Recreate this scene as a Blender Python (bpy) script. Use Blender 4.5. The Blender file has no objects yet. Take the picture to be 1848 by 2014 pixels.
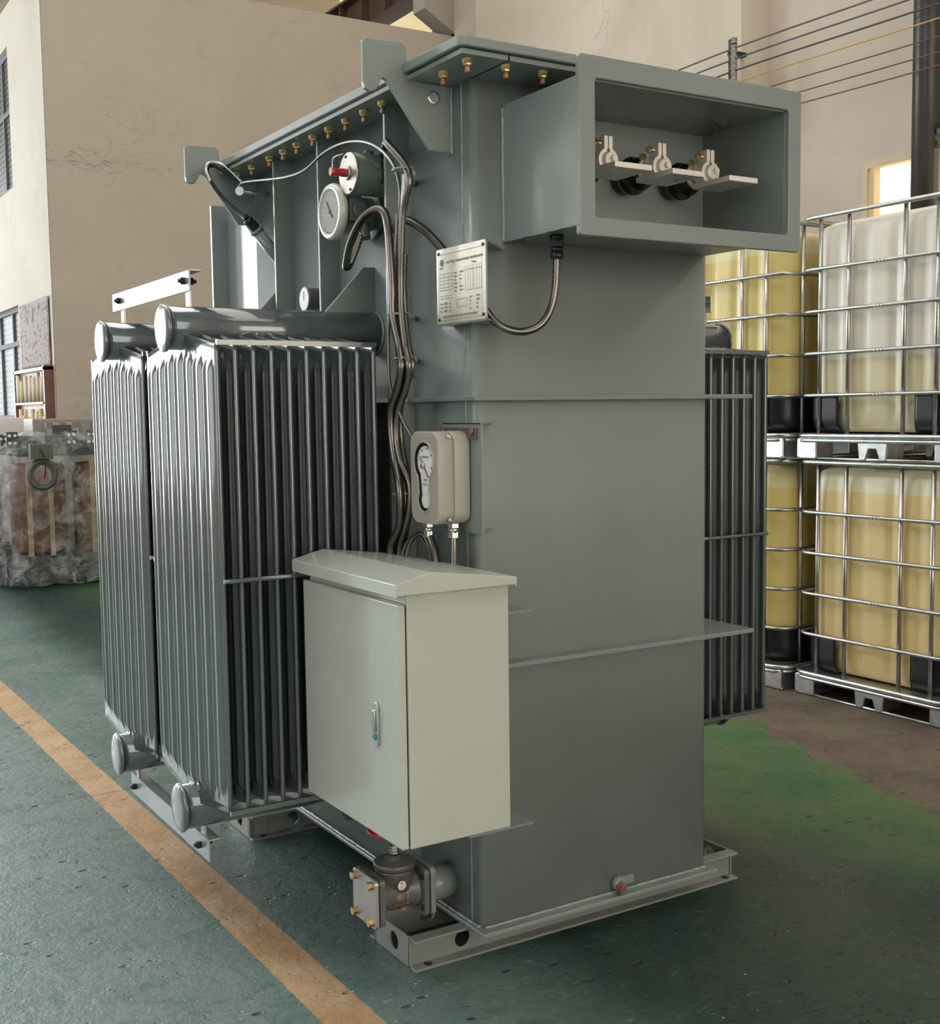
import bpy, math, random
from mathutils import Vector, Matrix, noise
random.seed(7)
PI = math.pi
SC = bpy.context.scene
COL = SC.collection
V = Vector

# ------------------------------------------------------------------ materials
def nodes(name):
    m = bpy.data.materials.new(name); m.use_nodes = True
    nt = m.node_tree; b = nt.nodes['Principled BSDF']
    return m, nt, b
def N(nt, t, **kw):
    n = nt.nodes.new(t)
    for k, v in kw.items():
        if k in n.inputs: n.inputs[k].default_value = v
        else: setattr(n, k, v)
    return n
def ramp(nt, src, stops):
    r = nt.nodes.new('ShaderNodeValToRGB'); nt.links.new(src, r.inputs[0])
    e = r.color_ramp.elements
    while len(e) < len(stops): e.new(0.5)
    for i, (p, c) in enumerate(stops):
        e[i].position = p; e[i].color = (*c, 1) if len(c) == 3 else c
    return r
def mixc(nt, fac, a, b, mode='MIX'):
    n = nt.nodes.new('ShaderNodeMix'); n.data_type = 'RGBA'; n.blend_type = mode
    for s, v in ((n.inputs[0], fac), (n.inputs[6], a), (n.inputs[7], b)):
        if hasattr(v, 'is_output'): nt.links.new(v, s)
        elif isinstance(v, (int, float)): s.default_value = v
        else: s.default_value = (*v, 1) if len(v) == 3 else v
    return n.outputs[2]
def math_(nt, op, a, b=None, c=None):
    n = nt.nodes.new('ShaderNodeMath'); n.operation = op
    for i, v in enumerate((a, b, c)):
        if v is None: continue
        if hasattr(v, 'is_output'): nt.links.new(v, n.inputs[i])
        else: n.inputs[i].default_value = v
    return n.outputs[0]
def noise_(nt, vec, scale, detail=4, rough=.5, dist=0.0):
    n = N(nt, 'ShaderNodeTexNoise', Scale=scale, Detail=detail, Roughness=rough, Distortion=dist)
    if vec is not None: nt.links.new(vec, n.inputs['Vector'])
    return n.outputs['Fac']
def pos(nt, sc=None):
    g = nt.nodes.new('ShaderNodeNewGeometry')
    if sc is None: return g.outputs['Position']
    mp = nt.nodes.new('ShaderNodeMapping'); nt.links.new(g.outputs['Position'], mp.inputs[0])
    mp.inputs['Scale'].default_value = sc
    return mp.outputs[0]
def bump(nt, b, h, strength=.2, dist=.01):
    n = N(nt, 'ShaderNodeBump', Strength=strength, Distance=dist)
    nt.links.new(h, n.inputs['Height']); nt.links.new(n.outputs[0], b.inputs['Normal'])
def simple(name, col, rough=.5, metal=0.0, coat=0.0, var=.06, bumps=0.0, spec=.5, nscale=6):
    m, nt, b = nodes(name)
    p = pos(nt)
    f = noise_(nt, p, nscale, 3)
    lo = tuple(max(0, c * (1 - var)) for c in col); hi = tuple(min(1, c * (1 + var)) for c in col)
    nt.links.new(ramp(nt, f, [(.3, lo), (.7, hi)]).outputs[0], b.inputs['Base Color'])
    r = N(nt, 'ShaderNodeMapRange'); nt.links.new(noise_(nt, p, nscale * 3, 2), r.inputs[0])
    r.inputs[3].default_value = rough * .85; r.inputs[4].default_value = min(1, rough * 1.15)
    nt.links.new(r.outputs[0], b.inputs['Roughness'])
    b.inputs['Metallic'].default_value = metal
    b.inputs['Coat Weight'].default_value = coat
    b.inputs['Coat Roughness'].default_value = .07
    b.inputs['Specular IOR Level'].default_value = spec
    if coat >= 1.0: b.inputs['Coat IOR'].default_value = 1.8
    if bumps: bump(nt, b, noise_(nt, p, 120, 2), bumps, .002)
    return m
M = {}
M['paint'] = simple('grey_green_enamel', (.222, .256, .246), .34, 0, .3, .06, .05, .5, 3)
M['radpaint'] = simple('grey_radiator_enamel', (.085, .103, .110), .20, 0, 1.0, .01, 0, .6, 3)
M['cab'] = simple('light_grey_enamel', (.50, .525, .465), .30, 0, .4, .03, .05)
M['paint_dark'] = simple('dark_grey_green', (.10, .125, .115), .42, 0, .1, .05)
M['weld'] = simple('painted_weld', (.25, .29, .275), .30, 0, .5, .2, .9, .5, 60)
M['beige'] = simple('beige_gauge_enamel', (.40, .375, .32), .42, 0, .1, .03)
M['white'] = simple('white_dial', (.78, .80, .80), .5)
M['black'] = simple('black_plastic', (.012, .012, .016), .35)
M['rubber'] = simple('black_rubber', (.02, .02, .022), .6)
M['porcelain'] = simple('dark_glazed_insulator', (.012, .009, .010), .12, 0, .6)
M['steel'] = simple('bright_steel', (.62, .60, .58), .28, 1)
M['nickel'] = simple('dull_nickel', (.42, .40, .36), .4, .8)
M['galv'] = simple('galvanised_steel', (.62, .64, .66), .30, .95, 0, .18, .1, .5, 25)
M['cageg'] = simple('galvanised_tube', (.50, .50, .49), .30, .95, 0, .10, 0, .5, 25)
M['conduit'] = simple('conduit_steel', (.19, .175, .16), .30, .95, 0, .1)
M['brass'] = simple('yellow_zinc', (.72, .56, .28), .30, .95, 0, .2, 0, .5, 40)
M['copper'] = simple('rusty_thread', (.36, .19, .12), .45, .7, 0, .25, 0, .5, 60)
M['tin'] = simple('tinned_copper', (.84, .78, .72), .38, .35, 0, .08)
M['red'] = simple('red_plastic', (.42, .02, .03), .25, 0, .5)
M['redp'] = simple('red_mark', (.50, .03, .04), .5)
M['gold'] = simple('gold_mark', (.65, .48, .10), .45)
M['castiron'] = simple('cast_grey_paint', (.13, .13, .125), .38, 0, .3, .1, .5)
M['greenlogo'] = simple('green_logo', (.02, .16, .09), .4)
M['ink'] = simple('ink', (.07, .06, .055), .6)
M['lightink'] = simple('light_ink', (.30, .27, .23), .6)
M['teal'] = simple('teal_lock', (.02, .25, .28), .3)
M['darkgreen'] = simple('dark_green_casting', (.075, .105, .088), .33, 0, .3, .06, .2)
def glass(name, col=(1, 1, 1), rough=.03, alpha=.12):
    m = bpy.data.materials.new(name); m.use_nodes = True; nt = m.node_tree; nt.nodes.clear()
    o = nt.nodes.new('ShaderNodeOutputMaterial'); t = N(nt, 'ShaderNodeBsdfTransparent', Color=(*col, 1))
    g = N(nt, 'ShaderNodeBsdfGlossy', Roughness=rough); f = N(nt, 'ShaderNodeFresnel', IOR=1.25)
    mx = nt.nodes.new('ShaderNodeMixShader')
    a = math_(nt, 'MULTIPLY_ADD', f.outputs[0], 1.0, alpha)
    nt.links.new(a, mx.inputs[0]); nt.links.new(t.outputs[0], mx.inputs[1]); nt.links.new(g.outputs[0], mx.inputs[2])
    nt.links.new(mx.outputs[0], o.inputs[0]); return m
M['glass'] = glass('dial_glass', (1, 1, 1), .02, 0.0)
def film():
    m = bpy.data.materials.new('plastic_film'); m.use_nodes = True; nt = m.node_tree; nt.nodes.clear()
    o = nt.nodes.new('ShaderNodeOutputMaterial'); t = N(nt, 'ShaderNodeBsdfTransparent', Color=(.93, .93, .93, 1))
    g = N(nt, 'ShaderNodeBsdfGlossy', Roughness=.16); d = N(nt, 'ShaderNodeBsdfDiffuse', Color=(.8, .82, .85, 1))
    p = pos(nt)
    n1 = noise_(nt, p, 11, 7, .7, .5)
    bp = N(nt, 'ShaderNodeBump', Strength=1.0, Distance=.05); nt.links.new(n1, bp.inputs['Height'])
    nt.links.new(bp.outputs[0], g.inputs['Normal']); nt.links.new(bp.outputs[0], d.inputs['Normal'])
    a = nt.nodes.new('ShaderNodeMixShader'); a.inputs[0].default_value = .45
    nt.links.new(g.outputs[0], a.inputs[1]); nt.links.new(d.outputs[0], a.inputs[2])
    f = ramp(nt, noise_(nt, p, 7, 9, .72, .4), [(.44, (.05,) * 3), (.66, (.50,) * 3)])
    b = nt.nodes.new('ShaderNodeMixShader'); nt.links.new(f.outputs[0], b.inputs[0])
    nt.links.new(t.outputs[0], b.inputs[1]); nt.links.new(a.outputs[0], b.inputs[2])
    nt.links.new(b.outputs[0], o.inputs[0]); return m
M['film'] = film()

def plaster(name, base, stain, z_crack=None, st=.5):
    m, nt, b = nodes(name); p = pos(nt)
    f = noise_(nt, p, .55, 6, .6, .6)
    c = mixc(nt, ramp(nt, f, [(.38, (0,) * 3), (.72, (st,) * 3)]).outputs[0], base, stain)
    f2 = noise_(nt, p, 2.6, 8, .68, .3)
    c = mixc(nt, ramp(nt, f2, [(.60, (0,) * 3), (.80, (.45,) * 3)]).outputs[0], c, tuple(x * .6 for x in base))
    # hairline cracks
    v = N(nt, 'ShaderNodeTexVoronoi', Scale=1.3, feature='DISTANCE_TO_EDGE')
    w = nt.nodes.new('ShaderNodeVectorMath'); w.operation = 'ADD'; nt.links.new(p, w.inputs[0])
    nn = N(nt, 'ShaderNodeTexNoise', Scale=2.5, Detail=5.0); nt.links.new(p, nn.inputs['Vector'])
    sc = nt.nodes.new('ShaderNodeVectorMath'); sc.operation = 'SCALE'; nt.links.new(nn.outputs['Color'], sc.inputs[0]); sc.inputs['Scale'].default_value = 1.1
    nt.links.new(sc.outputs[0], w.inputs[1]); nt.links.new(w.outputs[0], v.inputs['Vector'])
    cr = ramp(nt, v.outputs['Distance'], [(0, (1,) * 3), (.012, (0,) * 3)])
    msk = ramp(nt, noise_(nt, p, .8, 2), [(.56, (0,) * 3), (.66, (.5,) * 3)])
    k = math_(nt, 'MULTIPLY', cr.outputs[0], msk.outputs[0])
    c = mixc(nt, k, c, tuple(x * .35 for x in base))
    if z_crack:
        s = nt.nodes.new('ShaderNodeSeparateXYZ'); nt.links.new(p, s.inputs[0])
        dz = math_(nt, 'ABSOLUTE', math_(nt, 'SUBTRACT', math_(nt, 'ADD', s.outputs[2], math_(nt, 'MULTIPLY', s.outputs[0], .03)), z_crack))
        band = ramp(nt, dz, [(.03, (1,) * 3), (.16, (0,) * 3)])
        sx = ramp(nt, s.outputs[0], [(0.0, (1,) * 3), (1.0, (1,) * 3)])
        pm = pos(nt, (3.5, 3.5, 22)); sk = noise_(nt, pm, 2.2, 8, .75, 1.2)
        k2 = math_(nt, 'MULTIPLY', ramp(nt, sk, [(.535, (0,) * 3), (.60, (.8,) * 3)]).outputs[0], band.outputs[0])
        xf = N(nt, 'ShaderNodeMapRange'); nt.links.new(s.outputs[0], xf.inputs[0])
        xf.inputs[1].default_value = 1.2; xf.inputs[2].default_value = 3.2; xf.inputs[3].default_value = 1; xf.inputs[4].default_value = .15
        k2 = math_(nt, 'MULTIPLY', k2, xf.outputs[0])
        c = mixc(nt, k2, c, (.12, .10, .09))
    nt.links.new(c, b.inputs['Base Color']); b.inputs['Roughness'].default_value = .85
    bump(nt, b, noise_(nt, p, 7, 8, .65), .25, .02)
    return m
M['wall_brown'] = plaster('plaster_brown', (.50, .435, .365), (.39, .335, .28), 3.80)
M['wall_bright'] = plaster('plaster_cream', (.44, .405, .34), (.34, .29, .23), None, .6)
M['wall_beige'] = plaster('plaster_beige', (.64, .575, .485), (.44, .36, .29), None, .7)
M['wall_pink'] = plaster('plaster_pinkish', (.56, .49, .42), (.40, .31, .27), None, .6)
M['concrete'] = plaster('concrete', (.42, .38, .32), (.30, .27, .22), None, .6)

def floor_mat():
    m, nt, b = nodes('painted_floor'); p = pos(nt)
    s = nt.nodes.new('ShaderNodeSeparateXYZ'); nt.links.new(p, s.inputs[0])
    X, Y = s.outputs[0], s.outputs[1]
    teal = mixc(nt, ramp(nt, noise_(nt, p, 2.2, 8, .65, .5), [(.35, (0,) * 3), (.66, (1,) * 3)]).outputs[0], (.045, .115, .098), (.135, .195, .175))
    # left floor mixed paler: its reflected sheen is put into the colour
    lx = N(nt, 'ShaderNodeMapRange'); nt.links.new(X, lx.inputs[0]); lx.interpolation_type = 'SMOOTHSTEP'
    lx.inputs[1].default_value = .6; lx.inputs[2].default_value = -.6; lx.inputs[3].default_value = 0; lx.inputs[4].default_value = .55
    teal = mixc(nt, lx.outputs[0], teal, (.20, .245, .238))
    mo = noise_(nt, pos(nt, (1.0, 1.6, 1)), 7.5, 9, .72, 1.0)
    teal = mixc(nt, ramp(nt, mo, [(.50, (0,) * 3), (.66, (.85,) * 3)]).outputs[0], teal, (.045, .135, .108))
    teal = mixc(nt, ramp(nt, noise_(nt, pos(nt, (1.0, 2.2, 1)), 16, 8, .75, 1.5), [(.57, (0,) * 3), (.66, (.6,) * 3)]).outputs[0], teal, (.33, .38, .36))
    shaded = mixc(nt, ramp(nt, noise_(nt, p, 1.3, 5, .6), [(.4, (0,) * 3), (.62, (1,) * 3)]).outputs[0], (.004, .026, .022), (.022, .046, .034))  # dark tone for the floor before the tank, shade put into the colour
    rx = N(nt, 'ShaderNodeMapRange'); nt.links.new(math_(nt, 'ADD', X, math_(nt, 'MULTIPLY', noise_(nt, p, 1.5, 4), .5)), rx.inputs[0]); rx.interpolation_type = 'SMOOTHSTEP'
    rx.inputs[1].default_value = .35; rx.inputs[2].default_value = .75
    c = mixc(nt, rx.outputs[0], teal, shaded)
    gr = mixc(nt, ramp(nt, noise_(nt, p, 2.5, 6, .6, .4), [(.38, (0,) * 3), (.62, (1,) * 3)]).outputs[0], (.028, .115, .042), (.085, .135, .052))
    gx = N(nt, 'ShaderNodeMapRange'); gx.interpolation_type = 'SMOOTHSTEP'
    nt.links.new(math_(nt, 'ADD', math_(nt, 'ADD', X, math_(nt, 'MULTIPLY', Y, .55)), math_(nt, 'MULTIPLY', noise_(nt, p, 1.8, 5), .5)), gx.inputs[0])
    gx.inputs[1].default_value = 1.35; gx.inputs[2].default_value = 2.25
    gl = N(nt, 'ShaderNodeMapRange'); gl.interpolation_type = 'SMOOTHSTEP'; nt.links.new(X, gl.inputs[0]); gl.inputs[1].default_value = .7; gl.inputs[2].default_value = 1.3
    c = mixc(nt, math_(nt, 'MULTIPLY', gx.outputs[0], gl.outputs[0]), c, gr)
    # brown bare concrete by the totes
    edge = math_(nt, 'SUBTRACT', X, math_(nt, 'ADD', math_(nt, 'MULTIPLY', Y, .28), 2.0))
    edge = math_(nt, 'ADD', edge, math_(nt, 'MULTIPLY', math_(nt, 'SUBTRACT', noise_(nt, p, 2.3, 7, .6), .5), .75))
    bm = ramp(nt, edge, [(.0, (0,) * 3), (.035, (1,) * 3)])
    brown = mixc(nt, ramp(nt, noise_(nt, p, 3.3, 8, .7, .4), [(.4, (0,) * 3), (.62, (1,) * 3)]).outputs[0], (.095, .070, .055), (.150, .115, .085))
    brown = mixc(nt, ramp(nt, noise_(nt, p, 4.3, 6, .7), [(.58, (0,) * 3), (.66, (.7,) * 3)]).outputs[0], brown, (.075, .115, .07))
    brown = mixc(nt, ramp(nt, noise_(nt, p, 9, 6, .7), [(.70, (0,) * 3), (.73, (.8,) * 3)]).outputs[0], brown, (.55, .50, .42))
    c = mixc(nt, bm.outputs[0], c, brown)
    # yellow-brown line
    d = math_(nt, 'ABSOLUTE', math_(nt, 'ADD', X, math_(nt, 'ADD', math_(nt, 'MULTIPLY', Y, .0135), .2345)))
    d = math_(nt, 'ADD', d, math_(nt, 'MULTIPLY', math_(nt, 'SUBTRACT', noise_(nt, p, 14, 6, .7), .5), .008))
    ln = ramp(nt, d, [(.0600, (1,) * 3), (.0625, (0,) * 3)])
    yel = mixc(nt, ramp(nt, noise_(nt, p, 5, 8, .7, .6), [(.38, (0,) * 3), (.64, (1,) * 3)]).outputs[0], (.42, .255, .12), (.56, .39, .25))
    dirt = ramp(nt, noise_(nt, p, 11, 8, .75, .8), [(.57, (0,) * 3), (.70, (.8,) * 3)])
    yel = mixc(nt, dirt.outputs[0], yel, (.24, .20, .13))
    c = mixc(nt, ln.outputs[0], c, yel)
    # scratches and chips
    ps = pos(nt, (14, 40, 1)); sc = noise_(nt, ps, 1.6, 8, .72, 1.2)
    c = mixc(nt, ramp(nt, sc, [(.60, (0,) * 3), (.68, (.45,) * 3)]).outputs[0], c, (.34, .37, .34))
    pc = pos(nt, (13, 24, 1)); ch = N(nt, 'ShaderNodeTexVoronoi', Scale=.75, Randomness=1.0); nt.links.new(pc, ch.inputs['Vector'])
    big = ramp(nt, noise_(nt, p, 3.1, 4), [(.47, (0,) * 3), (.55, (1,) * 3)])
    chip = math_(nt, 'MULTIPLY', ramp(nt, ch.outputs['Distance'], [(.10, (1,) * 3), (.16, (0,) * 3)]).outputs[0], big.outputs[0])
    c = mixc(nt, math_(nt, 'MULTIPLY', chip, .75), c, (.025, .03, .03))
    sp = N(nt, 'ShaderNodeTexVoronoi', Scale=24.0, Randomness=1.0); nt.links.new(pos(nt, (1, 1, .01)), sp.inputs['Vector'])
    spk = math_(nt, 'MULTIPLY', ramp(nt, sp.outputs['Distance'], [(.05, (1,) * 3), (.09, (0,) * 3)]).outputs[0], ramp(nt, noise_(nt, p, 17, 2), [(.60, (0,) * 3), (.63, (.8,) * 3)]).outputs[0])
    c = mixc(nt, spk, c, (.66, .66, .62))
    # saw-cut joint across the hall
    jd = math_(nt, 'ABSOLUTE', math_(nt, 'ADD', math_(nt, 'SUBTRACT', Y, 1.86), math_(nt, 'MULTIPLY', math_(nt, 'SUBTRACT', noise_(nt, p, 3, 4), .5), .03)))
    jt = ramp(nt, jd, [(.003, (.7,) * 3), (.007, (0,) * 3)])
    jl = ramp(nt, X, [(0, (1,) * 3), (.02, (0,) * 3)])
    c = mixc(nt, math_(nt, 'MULTIPLY', jt.outputs[0], jl.outputs[0]), c, (.05, .06, .055))
    nt.links.new(c, b.inputs['Base Color'])
    r = N(nt, 'ShaderNodeMapRange'); nt.links.new(noise_(nt, p, 3.5, 8, .7, .5), r.inputs[0])
    r.inputs[1].default_value = .3; r.inputs[2].default_value = .7; r.inputs[3].default_value = .30; r.inputs[4].default_value = .52
    rb = mixc(nt, bm.outputs[0], r.outputs[0], (.75, .75, .75)); nt.links.new(rb, b.inputs['Roughness'])
    p2 = N(nt, 'ShaderNodeTexVoronoi', Scale=1.0, Randomness=1.0); nt.links.new(pos(nt, (34, 52, 1)), p2.inputs['Vector'])
    pit = math_(nt, 'MULTIPLY', ramp(nt, p2.outputs['Distance'], [(.16, (1,) * 3), (.26, (0,) * 3)]).outputs[0], ramp(nt, noise_(nt, p, 4.7, 5, .65), [(.55, (0,) * 3), (.60, (1,) * 3)]).outputs[0])
    chip = math_(nt, 'ADD', chip, math_(nt, 'MULTIPLY', pit, .7))
    h = math_(nt, 'SUBTRACT', math_(nt, 'ADD', math_(nt, 'MULTIPLY', noise_(nt, p, 22, 6, .7), .9), math_(nt, 'MULTIPLY', noise_(nt, p, 3, 3), .8)), math_(nt, 'MULTIPLY', chip, 1.6))
    bump(nt, b, h, .8, .010)
    return m
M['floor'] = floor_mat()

def tote_mat(name, zl, top, low):
    m, nt, b = nodes(name)
    tc = nt.nodes.new('ShaderNodeTexCoord'); s = nt.nodes.new('ShaderNodeSeparateXYZ'); nt.links.new(tc.outputs['Object'], s.inputs[0])
    k = ramp(nt, s.outputs[2], [(zl, (1,) * 3), (min(1, zl + .004), (0,) * 3)])
    f = noise_(nt, tc.outputs['Object'], 2.5, 3)
    lo = mixc(nt, f, low, tuple(x * .82 for x in low))
    c = mixc(nt, k.outputs[0], top, lo)
    nt.links.new(c, b.inputs['Base Color']); b.inputs['Roughness'].default_value = .38
    bump(nt, b, noise_(nt, tc.outputs['Object'], 14, 4), .12, .01)
    return m
def emis(name, col, st, vary=0):
    m = bpy.data.materials.new(name); m.use_nodes = True; nt = m.node_tree; nt.nodes.clear()
    o = nt.nodes.new('ShaderNodeOutputMaterial'); e = N(nt, 'ShaderNodeEmission', Color=(*col, 1), Strength=st)
    if vary:
        f = N(nt, 'ShaderNodeMapRange'); nt.links.new(noise_(nt, pos(nt), 3, 2), f.inputs[0])
        f.inputs[3].default_value = st * (1 - vary); f.inputs[4].default_value = st * (1 + vary); nt.links.new(f.outputs[0], e.inputs['Strength'])
    nt.links.new(e.outputs[0], o.inputs[0]); return m

# ------------------------------------------------------------------ mesh building
class MB:
    """collects geometry in world coordinates; build() links ONE mesh object"""
    def __init__(s): s.v = []; s.f = []; s.sm = []; s.mi = []; s.cur = 0
    def add(s, vs, fs, smooth=False):
        o = len(s.v); s.v += [tuple(v) for v in vs]
        s.f += [tuple(i + o for i in f) for f in fs]; s.sm += [smooth] * len(fs); s.mi += [s.cur] * len(fs)
        return s
    def mat(s, i): s.cur = i; return s
    def box(s, x0, x1, y0, y1, z0, z1):
        vs = [(x, y, z) for x in (x0, x1) for y in (y0, y1) for z in (z0, z1)]
        return s.add(vs, [(0, 1, 3, 2), (4, 6, 7, 5), (0, 4, 5, 1), (2, 3, 7, 6), (0, 2, 6, 4), (1, 5, 7, 3)])
    def prism(s, pts, axis, a, b, smooth=False):
        """extrude a polygon along an axis; pts are the two other coordinates in xyz order"""
        def mk(p, q):
            c = [p[0], p[1]]; c.insert(axis, q); return tuple(c)
        n = len(pts); vs = [mk(p, a) for p in pts] + [mk(p, b) for p in pts]
        fs = [tuple(range(n))[::-1], tuple(range(n, 2 * n))]
        s.add(vs, fs); o = len(s.v) - 2 * n
        for i in range(n):
            j = (i + 1) % n; s.f.append((o + i, o + j, o + n + j, o + n + i)); s.sm.append(smooth); s.mi.append(s.cur)
        return s
    def frame(s, d):
        d = V(d).normalized(); u = d.orthogonal().normalized() if abs(d.z) > .99 else V((0, 0, 1)).cross(d).normalized()
        return d, u, d.cross(u)
    def lathe(s, p, d, prof, seg=24, ph=0.0):
        """prof = [(distance along d, radius)...]"""
        d, u, w = s.frame(d); p = V(p); vs = []; fs = []; n = seg
        for (t, r) in prof:
            for k in range(n):
                a = 2 * PI * k / n + ph; vs.append(p + d * t + (u * math.cos(a) + w * math.sin(a)) * max(r, 1e-5))
        for i in range(len(prof) - 1):
            for k in range(n):
                j = (k + 1) % n; fs.append((i * n + k, i * n + j, (i + 1) * n + j, (i + 1) * n + k))
        s.add(vs, fs, True); o = len(s.v) - len(vs)
        s.f.append(tuple(o + k for k in range(n))[::-1]); s.f.append(tuple(o + (len(prof) - 1) * n + k for k in range(n)))
        s.sm += [False, False]; s.mi += [s.cur] * 2
        return s
    def cyl(s, p, q, r, seg=24, r2=None, ch=0.0):
        p, q = V(p), V(q); L = (q - p).length; r2 = r if r2 is None else r2
        pr = [(0, r), (L, r2)] if not ch else [(0, r - ch), (ch, r), (L - ch, r2), (L, r2 - ch)]
        return s.lathe(p, q - p, pr, seg)
    def hexa(s, p, q, r): 
        p, q = V(p), V(q); o = len(s.f); s.lathe(p, q - p, [(0, r), ((q - p).length, r)], 6)
        for i in range(o, len(s.f)): s.sm[i] = False
        return s
    def tube(s, pts, r, seg=10, closed=False, rib=0.0, pitch=.005, res=8, ends=True):
        pts = [V(p) for p in pts]
        P = spline(pts, res, closed) if res else pts
        if rib:
            Q = [P[0]]; acc = 0
            st = pitch / 2
            for a, b in zip(P[:-1], P[1:]):
                L = (b - a).length
                while acc + L >= st:
                    t = (st - acc) / L; a = a.lerp(b, t); Q.append(a); L = (b - a).length; acc = 0
                acc += L
            P = Q
        n = len(P); vs = []; fs = []
        t0 = (P[1] - P[0]).normalized(); u = t0.orthogonal().normalized()
        for i in range(n):
            t = ((P[(i + 1) % n] - P[i - 1]) if closed else (P[min(i + 1, n - 1)] - P[max(i - 1, 0)])).normalized()
            u = (u - t * u.dot(t)).normalized(); w = t.cross(u)
            rr = r * (1 + (rib if i % 2 else -rib))
            for k in range(seg):
                a = 2 * PI * k / seg; vs.append(P[i] + (u * math.cos(a) + w * math.sin(a)) * rr)
        for i in range(n if closed else n - 1):
            i2 = (i + 1) % n
            for k in range(seg):
                j = (k + 1) % seg; fs.append((i * seg + k, i * seg + j, i2 * seg + j, i2 * seg + k))
        if not closed: fs += [tuple(range(seg))[::-1], tuple((n - 1) * seg + k for k in range(seg))]
        return s.add(vs, fs, True)
    def grid(s, fn, nu, nv, smooth=True):
        vs = [fn(i / nu, j / nv) for i in range(nu + 1) for j in range(nv + 1)]
        fs = [(i * (nv + 1) + j, (i + 1) * (nv + 1) + j, (i + 1) * (nv + 1) + j + 1, i * (nv + 1) + j + 1) for i in range(nu) for j in range(nv)]
        return s.add(vs, fs, smooth)
    def text(s, txt, size, origin, xdir, ydir, depth=.0004):
        cu = bpy.data.curves.new('t', 'FONT'); cu.body = txt; cu.size = size; cu.extrude = depth; cu.resolution_u = 2
        ob = bpy.data.objects.new('t', cu); COL.objects.link(ob)
        dg = bpy.context.evaluated_depsgraph_get(); me = ob.evaluated_get(dg).to_mesh()
        xd, yd = V(xdir).normalized(), V(ydir).normalized(); zd = xd.cross(yd); o = V(origin)
        s.add([o + xd * v.co.x + yd * v.co.y + zd * v.co.z for v in me.vertices], [tuple(p.vertices) for p in me.polygons])
        ob.evaluated_get(dg).to_mesh_clear(); bpy.data.objects.remove(ob); bpy.data.curves.remove(cu)
        return s
    def build(s, name, mat, parent=None, bevel=0.0, seg=2):
        me = bpy.data.meshes.new(name); off = V((0, 0, 0))
        p = parent
        while p is not None: off += p.location; p = p.parent
        me.from_pydata([tuple(V(v) - off) for v in s.v], [], s.f)
        me.polygons.foreach_set('use_smooth', s.sm)
        for m in (mat if isinstance(mat, (list, tuple)) else [mat]): me.materials.append(M[m] if isinstance(m, str) else m)
        me.polygons.foreach_set('material_index', s.mi); me.update()
        o = bpy.data.objects.new(name, me); COL.objects.link(o)
        if parent is not None: o.parent = parent
        if bevel:
            b = o.modifiers.new('bevel', 'BEVEL'); b.width = bevel; b.segments = seg; b.limit_method = 'ANGLE'; b.angle_limit = .7
        return o
def spline(P, res, closed=False):
    out = []; n = len(P)
    rng = range(n if closed else n - 1)
    for i in rng:
        p0 = P[(i - 1) % n] if closed else P[max(i - 1, 0)]; p1 = P[i]; p2 = P[(i + 1) % n]; p3 = P[(i + 2) % n] if closed else P[min(i + 2, n - 1)]
        for k in range(res):
            t = k / res
            out.append(.5 * ((2 * p1) + (p2 - p0) * t + (2 * p0 - 5 * p1 + 4 * p2 - p3) * t * t + (3 * p1 - p0 - 3 * p2 + p3) * t ** 3))
    if not closed: out.append(P[-1])
    return out
def rrect(x0, x1, y0, y1, r, n=5):
    out = []
    for cx, cy, a0 in ((x1 - r, y1 - r, 0), (x0 + r, y1 - r, 90), (x0 + r, y0 + r, 180), (x1 - r, y0 + r, 270)):
        for k in range(n + 1):
            a = math.radians(a0 + 90 * k / n); out.append((cx + r * math.cos(a), cy + r * math.sin(a)))
    return out
def tag(o, label=None, cat=None, group=None, kind=None):
    if label: o['label'] = label
    if cat: o['category'] = cat
    if group: o['group'] = group
    if kind: o['kind'] = kind
    return o
def empty(name, loc):
    o = bpy.data.objects.new(name, None); o.location = loc; o.empty_display_size = .1; COL.objects.link(o); return o
def copy_tree(o, parent=None):
    c = o.copy(); COL.objects.link(c)
    if parent is not None: c.parent = parent
    for ch in list(o.children): copy_tree(ch, c)
    return c
def struct(name, mb, mat, **kw):
    o = mb.build(name, mat, None, **kw); o['kind'] = 'structure'; return o
def holed(mb, axis, a, b, x0, x1, z0, z1, cx, cz, r, n=24):
    """plate with a round hole, as a ring between rectangle and circle; the two coordinates are the axes other than axis"""
    ring = [(cx + r * math.cos(2 * PI * k / n), cz + r * math.sin(2 * PI * k / n)) for k in range(n)]
    out = []
    for k in range(n):
        c, s_ = math.cos(2 * PI * k / n), math.sin(2 * PI * k / n)
        t = min([q for q in (((x1 - cx) / c) if c > 1e-6 else 9, ((x0 - cx) / c) if c < -1e-6 else 9, ((z1 - cz) / s_) if s_ > 1e-6 else 9, ((z0 - cz) / s_) if s_ < -1e-6 else 9)])
        out.append((cx + c * t, cz + s_ * t))
    # snap nearest ones to the corners
    for q in ((x0, z0), (x0, z1), (x1, z0), (x1, z1)):
        k = min(range(n), key=lambda k: (out[k][0] - q[0]) ** 2 + (out[k][1] - q[1]) ** 2); out[k] = q
    def mk(p, q):
        c = [p[0], p[1]]; c.insert(axis, q); return tuple(c)
    vs = [mk(p, a) for p in ring] + [mk(p, a) for p in out] + [mk(p, b) for p in ring] + [mk(p, b) for p in out]
    fs = []
    for k in range(n):
        j = (k + 1) % n
        fs += [(k, j, n + j, n + k), (2 * n + k, 3 * n + k, 3 * n + j, 2 * n + j), (k, 2 * n + k, 2 * n + j, j), (n + k, n + j, 3 * n + j, 3 * n + k)]
    return mb.add(vs, fs)

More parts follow.
